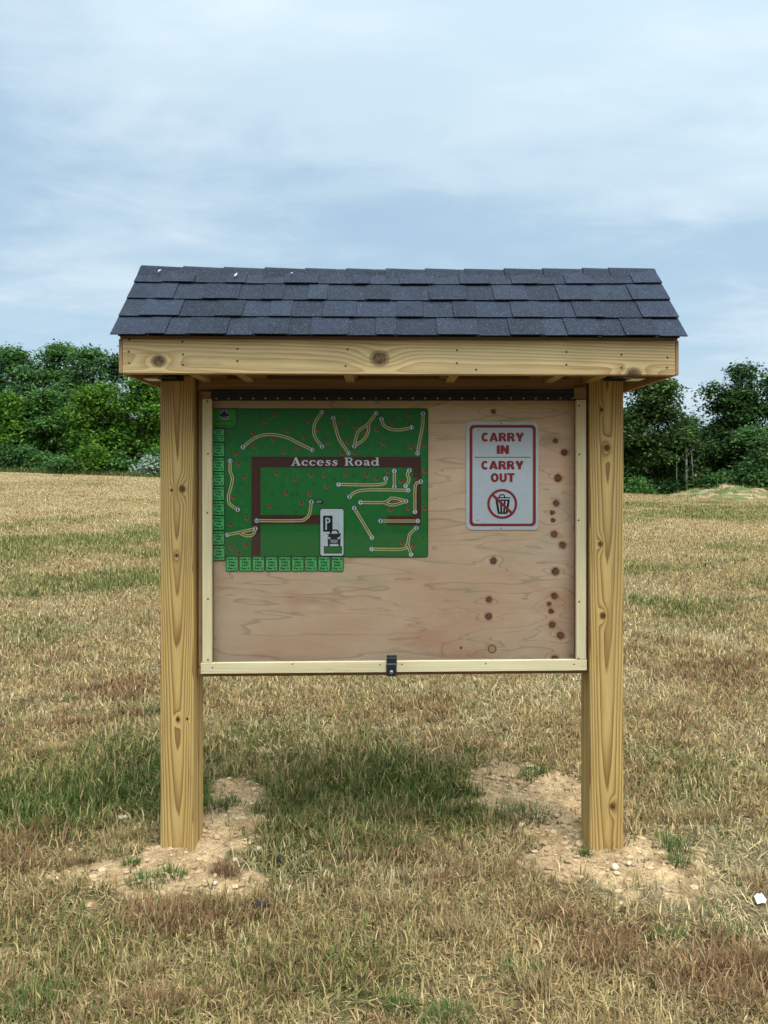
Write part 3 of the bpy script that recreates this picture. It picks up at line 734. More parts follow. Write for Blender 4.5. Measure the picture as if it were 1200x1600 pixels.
# ------------------------------------------------------------------ signs on the backing panel
YB = 3.3335                                                                     # reference plane for everything on the panel
SX = lambda px: PX(px, YB)
SZ = lambda py: PZ(py, YB)
U = YB/FPX                                                                       # one photo pixel on the panel
def rrect(x0, y0, x1, y1, r, n=5):                                              # photo pixels on the panel
    pts = []
    for cx, cy, a0 in ((x1-r, y0+r, 0), (x0+r, y0+r, 90), (x0+r, y1-r, 180), (x1-r, y1-r, 270)):
        for k in range(n+1):
            a = R(a0+90*k/n); pts.append((SX(cx+r*math.cos(a)), SZ(cy-r*math.sin(a))))
    return pts
def disc(px, py, r, n=16): return [(SX(px+r*math.cos(2*math.pi*k/n)), SZ(py+r*math.sin(2*math.pi*k/n))) for k in range(n)]
def lay(k): return YB-.004-k*.00035                                             # printed layers, one above the other
def ribbon(m, pts, w, y, mi=0):                                                  # pts in photo pixels
    n = len(pts); vs = []
    ws = w if isinstance(w, (list, tuple)) else [w]*n
    for i, p in enumerate(pts):
        a = pts[max(i-1, 0)]; b = pts[min(i+1, n-1)]; d = (b[0]-a[0], b[1]-a[1]); l = math.hypot(*d) or 1
        nx, ny = -d[1]/l*ws[i]/2, d[0]/l*ws[i]/2
        vs += [(SX(p[0]+nx), y, SZ(p[1]+ny)), (SX(p[0]-nx), y, SZ(p[1]-ny))]
    m.add(vs, [(2*i, 2*i+2, 2*i+3, 2*i+1) for i in range(n-1)], mi)
def ring(m, px, py, r0, r1, y, mi=0, a0=0, a1=360, n=24):
    pts = [(px+(r0+r1)/2*math.cos(R(a0+(a1-a0)*k/n)), py+(r0+r1)/2*math.sin(R(a0+(a1-a0)*k/n))) for k in range(n+1)]
    ribbon(m, pts, r1-r0, y, mi)
def smooth_path(pts, n=8):
    if len(pts) < 3: return pts
    out = []; P = [pts[0]]+list(pts)+[pts[-1]]
    for i in range(1, len(P)-2):
        p0, p1, p2, p3 = P[i-1], P[i], P[i+1], P[i+2]
        for k in range(n):
            t = k/n
            out.append(tuple(.5*((2*p1[j])+(-p0[j]+p2[j])*t+(2*p0[j]-5*p1[j]+4*p2[j]-p3[j])*t*t+(-p0[j]+3*p1[j]-3*p2[j]+p3[j])*t**3) for j in (0, 1)))
    out.append(pts[-1]); return out
def text(m, body, x0, y0, x1, y1, y, mi=0, bold=0.0, spacing=1.0, line=1.0):
    """lettering fitted to the box x0..x1, y0..y1 (photo pixels)"""
    cu = bpy.data.curves.new('lettering', 'FONT'); cu.body = body; cu.size = 1; cu.offset = bold; cu.align_x = 'CENTER'; cu.space_character = spacing; cu.space_line = line; cu.resolution_u = 3
    ob = bpy.data.objects.new('lettering', cu); COL.objects.link(ob)
    dg = bpy.context.evaluated_depsgraph_get(); me = ob.evaluated_get(dg).to_mesh()
    V = np.array([v.co[:] for v in me.vertices]); F = [tuple(p.vertices) for p in me.polygons]
    ob.evaluated_get(dg).to_mesh_clear(); bpy.data.objects.remove(ob); bpy.data.curves.remove(cu)
    a, b = V.min(0), V.max(0)
    xs_ = x0+(V[:, 0]-a[0])/(b[0]-a[0])*(x1-x0); ys_ = y1-(V[:, 1]-a[1])/(b[1]-a[1])*(y1-y0)
    m.add([(SX(p), y, SZ(q)) for p, q in zip(xs_, ys_)], F, mi)
def ink(name, col, rough=.45): return plain(name, col, rough, .10, 40, 0, .4)
I_GREEN = ink('map_green', (.016, .185, .030)); I_DGREEN = ink('dark_green', (.006, .05, .016)); I_ROAD = ink('road_brown', (.085, .022, .015)); I_CREAM = ink('path_cream', (.66, .62, .28)); I_RUST = ink('path_rust', (.22, .06, .03))
I_WHITE = ink('print_white', (.72, .74, .74)); I_BLACK = ink('print_black', (.010, .011, .014)); I_RED = ink('symbol_red', (.33, .045, .03)); I_LGREEN = ink('light_green', (.035, .30, .05)); I_TAG = ink('tag_green', (.105, .56, .150))
I_TAN = ink('symbol_tan', (.30, .16, .07)); I_HEAD = ink('header_green', (.045, .31, .035)); I_GREY = ink('print_grey', (.30, .31, .33))

tm = thing('trail_map', (SX(500), YB, SZ(871)), 'large green disc golf course map headed Access Road behind the acrylic', 'map')
mb = MB(); mb.prism(rrect(331.5, 638, 669, 871, 4.5), lay(0), YB+.0012); mb.build('board', I_GREEN, tm)
eb = MB(); ring_pts = rrect(332.3, 638.8, 668.2, 870.2, 4); n_ = len(ring_pts)
inner = rrect(333.3, 639.8, 667.2, 869.2, 3.4)
eb.add([(x, lay(.5), z) for x, z in ring_pts]+[(x, lay(.5), z) for x, z in inner], [(i, (i+1) % n_, n_+(i+1) % n_, n_+i) for i in range(n_)]); eb.build('border', I_DGREEN, tm)
rd = MB()
def rect(m, x0, y0, x1, y1, y, mi=0): m.sheet([(SX(x0), SZ(y1)), (SX(x1), SZ(y1)), (SX(x1), SZ(y0)), (SX(x0), SZ(y0))], y, mi)
rect(rd, 393, 713.5, 658, 730.5, lay(1)); rect(rd, 393, 730.5, 407.5, 868, lay(1)); rect(rd, 407.5, 804.5, 502, 819.5, lay(1)); rect(rd, 645, 730.5, 658, 821, lay(1)); rect(rd, 605, 806, 645, 821, lay(1))
rd.build('road_print', I_ROAD, tm)
# tree symbols
sy = MB()
reds_ = [(x/5.928+320, y/5.926+630) for x, y in ((650, 105), (555, 170), (958, 165), (448, 272), (768, 255), (635, 332), (920, 322), (462, 398), (860, 415), (728, 452), (290, 468), (312, 558), (368, 678), (665, 648), (980, 665), (833, 706), (755, 830), (972, 842), (268, 872), (603, 950), (895, 918), (388, 1062), (238, 1122), (250, 1340), (382, 1320), (318, 1388), (1052, 248))]
reds_ += [(x/5.926+490, y/5.926+630) for x, y in ((260, 172), (380, 215), (470, 265), (582, 248), (722, 180), (872, 108), (130, 365), (322, 360), (642, 370), (900, 405), (1022, 388), (265, 460), (385, 460), (97, 665), (295, 652), (490, 662), (582, 698), (685, 632), (810, 722), (118, 770), (760, 908), (710, 985), (875, 972), (820, 1292), (922, 1320), (1035, 632), (1030, 972))]
for x, y in reds_:
    sy.sheet(disc(x, y+.6, 3.4, 10), lay(1.6), 2); sy.sheet(disc(x+.2, y, 2.9, 10), lay(1.9), 0); sy.sheet(disc(x+1.1, y-.9, 1.2, 6), lay(2.2), 3)
placed = list(reds_)
k = 0
while k < 105:
    x, y = random.uniform(342, 662), random.uniform(645, 862)
    if (393 < x < 660 and 710 < y < 733) or (390 < x < 410 and y > 730) or (405 < x < 505 and y > 800) or (495 < x < 600 and y > 770) or (600 < x < 660 and y > 800) or (x < 374 and y < 676): continue
    if any(math.hypot(x-a, y-b) < 8 for a, b in placed): continue
    placed.append((x, y)); mi = random.choice((1, 3)); ring(sy, x, y, 1.9, 2.7, lay(1.7), mi, random.uniform(0, 90), random.uniform(300, 400), 9); k += 1
sy.build('tree_symbols', [I_RED, I_LGREEN, I_TAN, I_DGREEN], tm)
# fairways: list of pixel paths
Z3 = lambda L: [(x/5.928+320, y/5.926+630) for x, y in L]
Z4 = lambda L: [(x/5.926+490, y/5.926+630) for x, y in L]
paths = [Z3([(355, 408), (470, 320), (600, 290), (750, 315), (880, 375), (995, 433)]), Z3([(237, 535), (237, 625), (257, 690), (245, 770), (222, 860), (232, 930), (308, 985)]),
         Z3([(482, 1087), (860, 1087), (930, 1070), (970, 1025), (988, 915)]), Z3([(210, 1217), (320, 1195), (470, 1160)]), Z3([(320, 1195), (370, 1222), (430, 1225), (460, 1195), (470, 1160)]),
         Z4([(78, 85), (20, 170), (2, 250), (18, 320), (78, 400)]), Z4([(183, 138), (215, 265), (245, 345), (325, 463)]), Z4([(578, 95), (505, 190), (420, 255), (395, 310), (378, 398)]), Z4([(508, 195), (505, 265), (465, 335), (378, 398)]),
         Z4([(628, 150), (650, 205), (710, 240), (800, 248), (905, 225)]), Z4([(1012, 97), (1010, 200), (985, 330), (962, 463)]), Z4([(232, 752), (620, 752), (668, 697)]), Z4([(747, 628), (747, 770)]), Z4([(885, 622), (868, 660), (882, 710), (852, 765)]),
         Z4([(333, 866), (450, 806), (875, 806)]), Z4([(435, 918), (650, 918), (720, 880), (790, 888), (855, 907)]), Z4([(650, 918), (720, 942), (790, 930), (855, 907)]), Z4([(992, 726), (950, 745), (938, 800), (938, 1005)]),
         Z4([(620, 1090), (964, 1090)]), Z4([(377, 970), (540, 1243)]), Z4([(538, 1350), (810, 1350), (865, 1315), (890, 1215), (950, 1155)]), Z4([(870, 1305), (902, 1400)])]
for i, p in enumerate(paths):
    straight = len(p) == 2 or p[0][1] == p[1][1]
    sp = smooth_path(p, 10) if len(p) > 2 else p
    pm = MB(); ribbon(pm, sp, 4.6, lay(2.6+i*.02), 0); ribbon(pm, sp, 1.7, lay(3.3+i*.02), 1); pm.build('fairway_line', [I_CREAM, I_RUST], tm)
num = [('18', *Z3([(995, 433)])[0]), ('14', *Z3([(237, 535)])[0]), ('16', *Z3([(482, 1087)])[0]), ('17', *Z3([(210, 1217)])[0]), ('15', *Z4([(78, 85)])[0]), ('13', *Z4([(325, 463)])[0]), ('12', *Z4([(578, 95)])[0]), ('11', *Z4([(905, 225)])[0]), ('10', *Z4([(962, 463)])[0]),
       ('7', *Z4([(232, 752)])[0]), ('8', *Z4([(747, 628)])[0]), ('9', *Z4([(852, 765)])[0]), ('6', *Z4([(875, 806)])[0]), ('4', *Z4([(435, 918)])[0]), ('5', *Z4([(938, 1005)])[0]), ('2', *Z4([(964, 1090)])[0]), ('3', *Z4([(540, 1243)])[0]), ('1', *Z4([(538, 1350)])[0]), ('1', *Z4([(902, 1400)])[0])]
bask = Z3([(355, 408), (308, 985), (988, 915), (470, 1160)])+Z4([(78, 400), (183, 138), (378, 398), (628, 150), (1012, 97), (668, 697), (747, 770), (885, 622), (333, 866), (855, 907), (992, 726), (620, 1090), (377, 970), (950, 1155)])
for t, x, y in num:
    mk = MB(); mk.sheet(disc(x, y, 4.1), lay(4.4), 1); mk.sheet(disc(x, y, 3.5), lay(4.8), 0)
    wd = 1.3 if len(t) == 1 else 2.5; text(mk, t, x-(wd if t != '1' else .6), y-2.3, x+(wd if t != '1' else .6), y+2.3, lay(5.2), 1, .03); mk.build('hole_marker', [I_WHITE, I_BLACK], tm)
for x, y in bask:
    mk = MB(); mk.sheet(disc(x, y, 4.2), lay(4.4), 1); mk.sheet(disc(x, y, 3.5), lay(4.8), 0)
    mk.sheet([(SX(x+a), SZ(y+b)) for a, b in ((-1.7, 2.3), (1.7, 2.3), (.7, 0), (1.7, -2.3), (-1.7, -2.3), (-.7, 0))], lay(5.2), 1); mk.build('basket_marker', [I_WHITE, I_BLACK], tm)
# arrow beside the last basket
mk = MB(); mk.sheet([(SX(a), SZ(b)) for a, b in ((493, 780.5), (500, 781), (500, 778.5), (507, 785), (500, 788.5), (500, 787), (493, 785.5))], lay(4.6), 1); text(mk, '#10', 495, 782, 502, 785.6, lay(5.0), 0, .02)
mk.build('arrow', [I_WHITE, I_BLACK], tm)
# title in a bold bracketed serif
def title(y):
    m = MB(); S = 12.6; base_y = 727.6
    lev = [0.0]
    def rb(ox, pts, w):
        lev[0] += .012; ribbon(m, [(ox+x*S, base_y-yy*S) for x, yy in pts], [v*S for v in w] if isinstance(w, (list, tuple)) else w*S, y-lev[0]*.001)
    def arc(ox, cx, cy, rx, ry, a0, a1, wmax, wmin, n=18):
        pts, ws = [], []
        for k in range(n+1):
            a = R(a0+(a1-a0)*k/n); pts.append((cx+rx*math.cos(a), cy+ry*math.sin(a))); ws.append(wmin+(wmax-wmin)*abs(math.cos(a))**1.3)
        rb(ox, pts, ws)
    def glyph(ch, ox):
        if ch == 'A':
            rb(ox, [(.16, .04), (.50, .98)], .10); rb(ox, [(.48, 1.0), (.86, .04)], .24); rb(ox, [(.26, .33), (.74, .33)], .08)
            rb(ox, [(0, .04), (.36, .04)], .08); rb(ox, [(.62, .04), (1.06, .04)], .08); return 1.12
        if ch == 'c': arc(ox, .40, .34, .28, .30, 40, 318, .22, .09); rb(ox, [(.55, .50), (.68, .56)], .17); return .82
        if ch == 'e': arc(ox, .40, .34, .28, .30, -42, -362, .22, .09); rb(ox, [(.18, .36), (.72, .36)], .07); return .86
        if ch == 's':
            rb(ox, [(.58, .56), (.48, .63), (.32, .64), (.20, .57), (.20, .47), (.32, .39), (.48, .32), (.56, .22), (.50, .10), (.34, .04), (.20, .06), (.10, .14)], [.07, .10, .10, .12, .17, .20, .20, .17, .12, .10, .10, .07])
            rb(ox, [(.59, .66), (.59, .48)], .06); rb(ox, [(.10, .22), (.10, .01)], .06); return .74
        if ch == 'R':
            rb(ox, [(.26, .02), (.26, .98)], .22); rb(ox, [(.05, .04), (.50, .04)], .08); rb(ox, [(.05, .96), (.40, .96)], .08)
            rb(ox, [(.36, .95), (.62, .95), (.78, .86), (.80, .74), (.76, .60), (.62, .51), (.36, .51)], [.09, .10, .16, .20, .16, .10, .09])
            rb(ox, [(.56, .50), (.72, .30), (.84, .07), (1.04, .04)], [.16, .21, .18, .09]); return 1.12
        if ch == 'o': arc(ox, .42, .34, .29, .30, 0, 360, .22, .09, 24); return .90
        if ch == 'a':
            rb(ox, [(.14, .50), (.22, .60), (.38, .64), (.54, .58), (.57, .44), (.57, .12), (.66, .05), (.78, .06)], [.15, .12, .09, .15, .21, .21, .15, .08])
            rb(ox, [(.56, .38), (.36, .36), (.20, .28), (.18, .16), (.28, .06), (.42, .07), (.56, .18)], [.07, .09, .15, .20, .14, .09, .07]); return .86
        if ch == 'd':
            arc(ox, .40, .33, .27, .30, 0, 360, .21, .09, 22); rb(ox, [(.70, .02), (.70, 1.0)], .21); rb(ox, [(.50, .97), (.72, .97)], .08); rb(ox, [(.66, .04), (.90, .04)], .08); return .96
        return .62
    x = 455.0; adv = []
    probe = sum({'A': 1.12, 'c': .82, 'e': .86, 's': .74, 'R': 1.12, 'o': .90, 'a': .86, 'd': .96, ' ': .62}[c] for c in 'Access Road')
    k = (593.5-455.0)/(probe*S)
    for c in 'Access Road':
        i0 = len(m.v); aw = glyph(c, 0.0)
        m.v[i0:] = [(SX(600)+((p[0]-SX(0))*k+(x-600)*U), p[1], p[2]) for p in m.v[i0:]]
        x += aw*S*k
    return m
title(lay(2.5)).build('title_lettering', I_WHITE, tm)
# parking panel on the map
pk = MB(); pk.prism(rrect(499.6, 794, 538, 869, 4), lay(6), lay(5)); pp = pk.build('parking_panel', I_BLACK, tm)
pw = MB(); pw.sheet(rrect(500.8, 795.2, 536.8, 867.8, 3.2), lay(6.5)); pw.build('panel_face', I_WHITE, pp)
pc = MB(); pc.sheet(rrect(505, 805.5, 519.8, 830.8, 1.5), lay(7), 0)
ring(pc, 512.2, 813, 2.1, 4.2, lay(7.5), 1, -90, 90, 12); rect(pc, 508.6, 809, 510.9, 827.6, lay(7.5), 1); rect(pc, 510.9, 808.8, 512.4, 810.9, lay(7.5), 1); rect(pc, 510.9, 815.1, 512.4, 817.2, lay(7.5), 1)
pc.sheet([(SX(a), SZ(b)) for a, b in ((514, 835), (516.5, 828.5), (519, 827), (526.5, 827), (529, 829), (531.5, 835), (532.2, 838), (532.2, 850), (512.2, 850), (512.2, 838))], lay(7.2), 0)
pc.sheet([(SX(a), SZ(b)) for a, b in ((517.5, 833.8), (519.6, 829.2), (525.8, 829.2), (528.6, 833.8))], lay(7.9), 1)
for s_ in (-1, 1):
    cx = 522.2; pc.sheet([(SX(cx+s_*a), SZ(b)) for a, b in ((9.4, 833), (11, 834), (10.2, 836), (8.5, 835.5))], lay(7.3), 0); pc.sheet([(SX(cx+s_*a), SZ(b)) for a, b in ((9.4, 838), (5.2, 840.5), (6.2, 842), (9.4, 841.5))], lay(7.9), 1)
    rect(pc, cx+s_*8.2-1.5, 849, cx+s_*8.2+1.5, 853.3, lay(7.35), 0)
pc.sheet([(SX(a), SZ(b)) for a, b in ((516, 843), (528.4, 843), (527.6, 847.4), (525.5, 848.6), (519, 848.6), (516.8, 847.4))], lay(7.9), 2)
rect(pc, 506.2, 853.2, 534.6, 864.8, lay(7.0), 0); rect(pc, 507.2, 854.3, 533.6, 863.7, lay(7.6), 3)
pc.build('parking_symbol', [I_BLACK, I_WHITE, I_GREY, I_GREEN], pp)

# header plate and the hole plates
def plate(name, x0, y0, x1, y1, face, lines, label, cat, group, k0):
    t = thing(name, (SX((x0+x1)/2), YB, SZ(y1)), label, cat, group)
    MB().prism(rrect(x0, y0, x1, y1, 1.8, 3), lay(k0), lay(k0-1.5)).build('plate', I_BLACK, t)
    MB().sheet(rrect(x0+1.1, y0+1.1, x1-1.1, y1-1.1, 1.2, 3), lay(k0+.6)).build('face', face, t)
    m = MB(); n = len(lines); hh = (y1-y0-4)/n
    for i, s_ in enumerate(lines):
        cx = (x0+x1)/2; wd = min((x1-x0-4)/2, len(s_)*1.28); yy = y0+2.4+i*hh
        text(m, s_, cx-wd, yy, cx+wd, yy+hh*.70, lay(k0+1.2), 0, .05)
    m.build('lettering', I_BLACK, t); return t
hdr = thing('header_plate', (SX(351), YB, SZ(669)), 'green header plate with round black seal above the column of hole plates', 'sign plate')
MB().prism(rrect(332, 638, 370.2, 669.6, 2.6, 4), lay(9), lay(7.5)).build('plate', I_BLACK, hdr)
MB().sheet(rrect(333.1, 639.4, 369.2, 668.2, 2, 4), lay(9.6)).build('face', I_HEAD, hdr)
m = MB(); m.sheet(disc(351, 648, 7.2, 20), lay(10), 0); ring(m, 351, 648, 6.0, 6.9, lay(10.4), 1, 20, 160, 14); ring(m, 351, 648, 4.6, 6.4, lay(10.4), 1, 198, 222, 5); ring(m, 351, 648, 4.8, 6.6, lay(10.4), 1, 236, 258, 5); ring(m, 351, 648, 4.8, 6.6, lay(10.4), 1, 282, 304, 5); ring(m, 351, 648, 4.6, 6.4, lay(10.4), 1, 318, 342, 5)
m.sheet([(SX(a), SZ(b)) for a, b in ((348.8, 650.4), (353.4, 650.2), (352.8, 651.4), (349.4, 651.6))], lay(10.4), 2); ring(m, 351, 648, 7.6, 8.0, lay(10.2), 2)
m.build('seal', [I_BLACK, I_WHITE, I_GREY], hdr)
m = MB(); text(m, 'York Township', 336.5, 657.2, 366, 660.2, lay(10), 0, .03); text(m, 'Disc Golf Course', 334.8, 663.6, 368, 666.6, lay(10), 0, .02); m.build('lettering', I_BLACK, hdr)
ybounds = [(669.8, 691), (691.5, 714), (714.5, 737), (737, 759.3), (759.5, 782), (782.3, 805), (805.5, 828.5), (829, 851.5), (852, 876)]
L9 = [['Dist', '296', 'Blue 241', 'Red 179', 'Par 3'], ['Hole 2', 'Dist', '431', 'Par 5'], ['Hole 3', 'Dist', '302', 'Par 3'], ['Hole 4', 'Dist', '536', 'Par 4'], ['Hole 5', 'Dist', '194', 'Par 3'], ['Hole 6', 'Dist', '345', 'Par 4'], ['Hole 7', 'Dist', '341', 'Par 4'], ['Hole 8', 'Dist', '289', 'Par 3'], ['Hole 9', 'Dist', "343'", 'Par 4']]
GRP = 'green hole plates along the map'
for i, ((a, b), ln) in enumerate(zip(ybounds, L9)):
    lb = 'light green plate just under the header plate, topmost of the column' if i == 0 else 'light green plate reading Hole %d in the column left of the map' % (i+1)
    plate('hole_plate', 332.2 if i < 8 else 332.6, a, 351.6 if i < 8 else 352.2, b, I_TAG, ln, lb, 'sign plate', GRP, 6.0+.1*(8-i))
D = ["186'", "157'", "184'", "297'", "156'", "526'", "196'", "363'", "440'"]; PR = [3, 3, 3, 3, 3, 4, 3, 3, 4]
for i in range(9):
    x0 = 353.2+i*20.5
    plate('hole_plate', x0, 869.4, x0+19.7, 892.6, I_TAG, ['Hole %d' % (i+10), 'Dist', D[i], 'Par %d' % PR[i]], 'light green plate reading Hole %d in the row under the map' % (i+10), 'sign plate', GRP, 3.2)

# carry in / carry out sign
S_WHITE = plain('reflective_white', (.66, .68, .70), .38, .06, 120); S_RED = ink('sign_red', (.33, .022, .022)); 
cs = thing('park_sign', (SX(784.5), YB, SZ(827)), 'white metal sign with red border reading CARRY IN CARRY OUT', 'sign')
def s6(x, y): return (720+x/8.423, 650+y/8.421)
body = MB(); x0, y0 = s6(70, 75); x1, y1 = s6(1018, 1497); body.prism(rrect(x0, y0, x1, y1, 9, 8), lay(2), YB+.0012); body.build('plate', S_WHITE, cs)
b = MB(); o_ = rrect(*s6(112, 118), *s6(985, 1450), 7, 7); i_ = rrect(*s6(152, 156), *s6(945, 1415), 4.2, 7); n_ = len(o_)
b.add([(x, lay(2.6), z) for x, z in o_]+[(x, lay(2.6), z) for x, z in i_], [(i, (i+1) % n_, n_+(i+1) % n_, n_+i) for i in range(n_)])
rect(b, *s6(178, 538), *s6(918, 549), lay(2.6)); b.build('border', S_RED, cs)
def block_letters(word, x0, y0, x1, y1, y):
    """heavy grotesque capitals: strokes in a unit-high box"""
    m = MB(); Wt = .295; S = y1-y0; lev = [0]
    LW = {'C': .74, 'A': .86, 'R': .78, 'Y': .84, 'I': .30, 'N': .80, 'O': .80, 'U': .76, 'T': .70}
    def st(ox, pts, w=Wt):
        lev[0] += 1; ribbon(m, [(ox+x, v) for x, v in pts], w if w == Wt else w*1.18, y-lev[0]*.00001)
    def fit(ox, pts, w): st(ox, pts, w)
    tot = sum(LW[c] for c in word)+.04*(len(word)-1); k = (x1-x0)/(tot*S); x = 0.0
    h = Wt/2
    for c in word:
        w = LW[c]; o = x
        def q(*L): return [(a, 1-b) for a, b in L]                       # b up from the baseline
        if c == 'I': st(o, q((h+.015, 0), (h+.015, 1)))
        elif c == 'N': st(o, q((h, 0), (h, 1))); st(o, q((w-h, 0), (w-h, 1))); st(o, q((h-.02, 1.0), (w-h+.02, 0)), .25)
        elif c == 'T': st(o, q((0, 1-.1), (w, 1-.1)), .2); st(o, q((w/2, 0), (w/2, 1)))
        elif c == 'Y': st(o, q((w/2, 0), (w/2, .45)), .24); st(o, q((.13, 1), (w/2+.01, .36)), .25); st(o, q((w-.13, 1), (w/2-.01, .36)), .25)
        elif c == 'A': st(o, q((.12, 0), (w/2+.0, 1)), .23); st(o, q((w-.12, 0), (w/2, 1)), .23); st(o, q((.24, .27), (w-.24, .27)), .17)
        elif c == 'R':
            st(o, q((h, 0), (h, 1))); st(o, q((h, .90), (.42, .90), (.55, .86), (.62, .72), (.55, .56), (.42, .51), (h, .51)), .20); st(o, q((.40, .50), (.52, .36), (.66, 0)), .24)
        elif c == 'U':
            st(o, q((h, 1), (h, .36), (h+.04, .20), (h+.13, .11), (w/2, .09), (w-h-.13, .11), (w-h-.04, .20), (w-h, .36), (w-h, 1)), .22)
        elif c in 'OC':
            a0, a1 = (0, 360) if c == 'O' else (38, 322)
            st(o, q(*[(w/2+(w/2-h+.01)*math.cos(R(a0+(a1-a0)*t/26)), .5+(.5-.1)*math.sin(R(a0+(a1-a0)*t/26))) for t in range(27)]), .225)
        x += w+.04
    for i, p in enumerate(m.v):                                           # unit box -> panel
        u = (p[0]-SX(0))/U; v = (SZ(0)-p[2])/U
        m.v[i] = (SX(x0+u*S*k), p[1], SZ(y0+v*S))
    return m
b = MB()
for t, a, c in (('CARRY', (268, 222), (830, 336)), ('IN', (468, 386), (632, 500)), ('CARRY', (265, 592), (826, 704)), ('OUT', (390, 754), (706, 868))):
    lm = block_letters(t, *s6(*a), *s6(*c), lay(2.6)); b.add(lm.v, lm.f)
b.build('lettering', S_RED, cs)
b = MB(); P6 = lambda L: [(SX(s6(*p)[0]), SZ(s6(*p)[1])) for p in L]
R6 = lambda L, w, y, mi: ribbon(b, [s6(*p) for p in L], w/8.42, y, mi)
b.sheet(P6([(452, 1098), (642, 1098), (640, 1118), (452, 1118)]), lay(2.5), 1)
b.sheet(P6([(430, 1068), (652, 1068), (648, 1084), (432, 1084)]), lay(2.5), 1)
R6([(503, 1078), (510, 1048), (530, 1036), (560, 1036), (572, 1050), (578, 1078)], 17, lay(2.6), 1)
R6([(468, 1105), (498, 1280)], 30, lay(2.7), 1); R6([(628, 1105), (600, 1280)], 30, lay(2.75), 1); R6([(524, 1110), (533, 1275)], 26, lay(2.8), 1); R6([(577, 1110), (566, 1275)], 24, lay(2.85), 1); R6([(488, 1278), (606, 1278)], 22, lay(2.9), 1)
cx, cy = s6(543, 1157); ring(b, cx, cy, 164/8.42, 198/8.42, lay(3.3), 0, 0, 360, 40); R6([(424, 1044), (662, 1272)], 36, lay(3.4), 0)
b.build('no_litter_bin_symbol', [S_RED, I_BLACK], cs)
for x, y in ((530, 100), (528, 1474), (232, 190), (222, 1370)):
    a, c = s6(x, y); nail(SX(a), lay(2), SZ(c), .0028, MAT_NAIL, cs, 'screw', .0012)

# ------------------------------------------------------------------ trees
def bark(name, a, b):
    nt = new_mat(name); n = nt.noise(nt.v('MULTIPLY', nt.pos, (9, 9, 2)), 1.5, 5, .65)
    return principled(nt, nt.mix(nt.rng(n, .35, .65), a, b), .95, n, .8, .03, .1)
BARK = bark('grey_brown_bark', (.05, .04, .03), (.13, .11, .085)); BARK_PALE = bark('pale_bark', (.20, .20, .18), (.34, .33, .30))
def foliage(name, stops): return leaf_material(name, .32, stops)
F_MID = foliage('leaf_mid_green', [(0, (.032, .078, .020)), (.5, (.062, .132, .030)), (1, (.105, .185, .044))])
F_BRIGHT = foliage('leaf_bright_green', [(0, (.036, .085, .012)), (.5, (.066, .140, .018)), (1, (.125, .215, .028))])
F_DARK = foliage('leaf_dark_green', [(0, (.018, .044, .014)), (.6, (.036, .076, .022)), (.9, (.06, .10, .027)), (1, (.11, .15, .04))])
F_OLIVE = foliage('leaf_olive', [(0, (.020, .042, .012)), (.6, (.036, .070, .018)), (.85, (.075, .11, .03)), (1, (.17, .19, .06))])
F_PALE = foliage('leaf_pale', [(0, (.10, .15, .09)), (.5, (.22, .29, .20)), (1, (.40, .46, .36))])
F_BLUE = foliage('leaf_cool_green', [(0, (.034, .080, .026)), (.5, (.066, .132, .040)), (1, (.112, .195, .060))])
def leaf_cloud(centres, radii, per, size, rg, flat=.45, droop=.2):
    """leaf cards gathered in layered sprays on the skin of each lobe"""
    P, Nn = [], []
    for (c, r) in zip(centres, radii):
        area = r[0]*r[2]; k = max(5, int(area*per))
        for _ in range(k):
            d = rg.normal(0, 1, 3); d /= np.linalg.norm(d)
            if d[2] < -.55: d[2] *= -1
            p = np.array(c)+d*np.array(r)*rg.uniform(.72, 1.06)
            n = int(rg.integers(9, 20)); q = rg.normal(0, 1, (n, 3))*np.array((1, 1, flat))*size*rg.uniform(1.2, 2.2)
            q[:, 2] -= droop*np.hypot(q[:, 0], q[:, 1])
            P.append(p+q); nn = rg.normal(0, .55, (n, 3))+d*.55+np.array((0, 0, .75)); Nn.append(nn)
    P = np.concatenate(P); Nn = np.concatenate(Nn); Nn /= np.linalg.norm(Nn, axis=1)[:, None]
    n = len(P); rnd = rg.normal(0, 1, (n, 3)); T = np.cross(Nn, rnd); T /= np.linalg.norm(T, axis=1)[:, None]; B = np.cross(Nn, T)
    L = (size*rg.uniform(.6, 1.4, n))[:, None]; Wd = L*rg.uniform(.38, .6, n)[:, None]
    V = np.stack([P-T*L*.5, P+B*Wd*.5+Nn*Wd*.12, P+T*L*.5, P-B*Wd*.5+Nn*Wd*.12], 1).reshape(-1, 3)
    return V
def cards(name, V, mat, parent, off):
    n = len(V)//4; me = bpy.data.meshes.new(name); V = V-np.array(off)
    me.vertices.add(len(V)); me.vertices.foreach_set('co', V.ravel().astype(np.float32))
    me.loops.add(4*n); me.loops.foreach_set('vertex_index', np.arange(4*n, dtype=np.int32))
    me.polygons.add(n); me.polygons.foreach_set('loop_start', np.arange(0, 4*n, 4, dtype=np.int32)); me.update()
    me.materials.append(mat); o = bpy.data.objects.new(name, me); COL.objects.link(o)
    if parent: o.parent = parent
    return o
def gh(x, y): return float(height(np.array([float(x)]), np.array([float(y)]))[0])
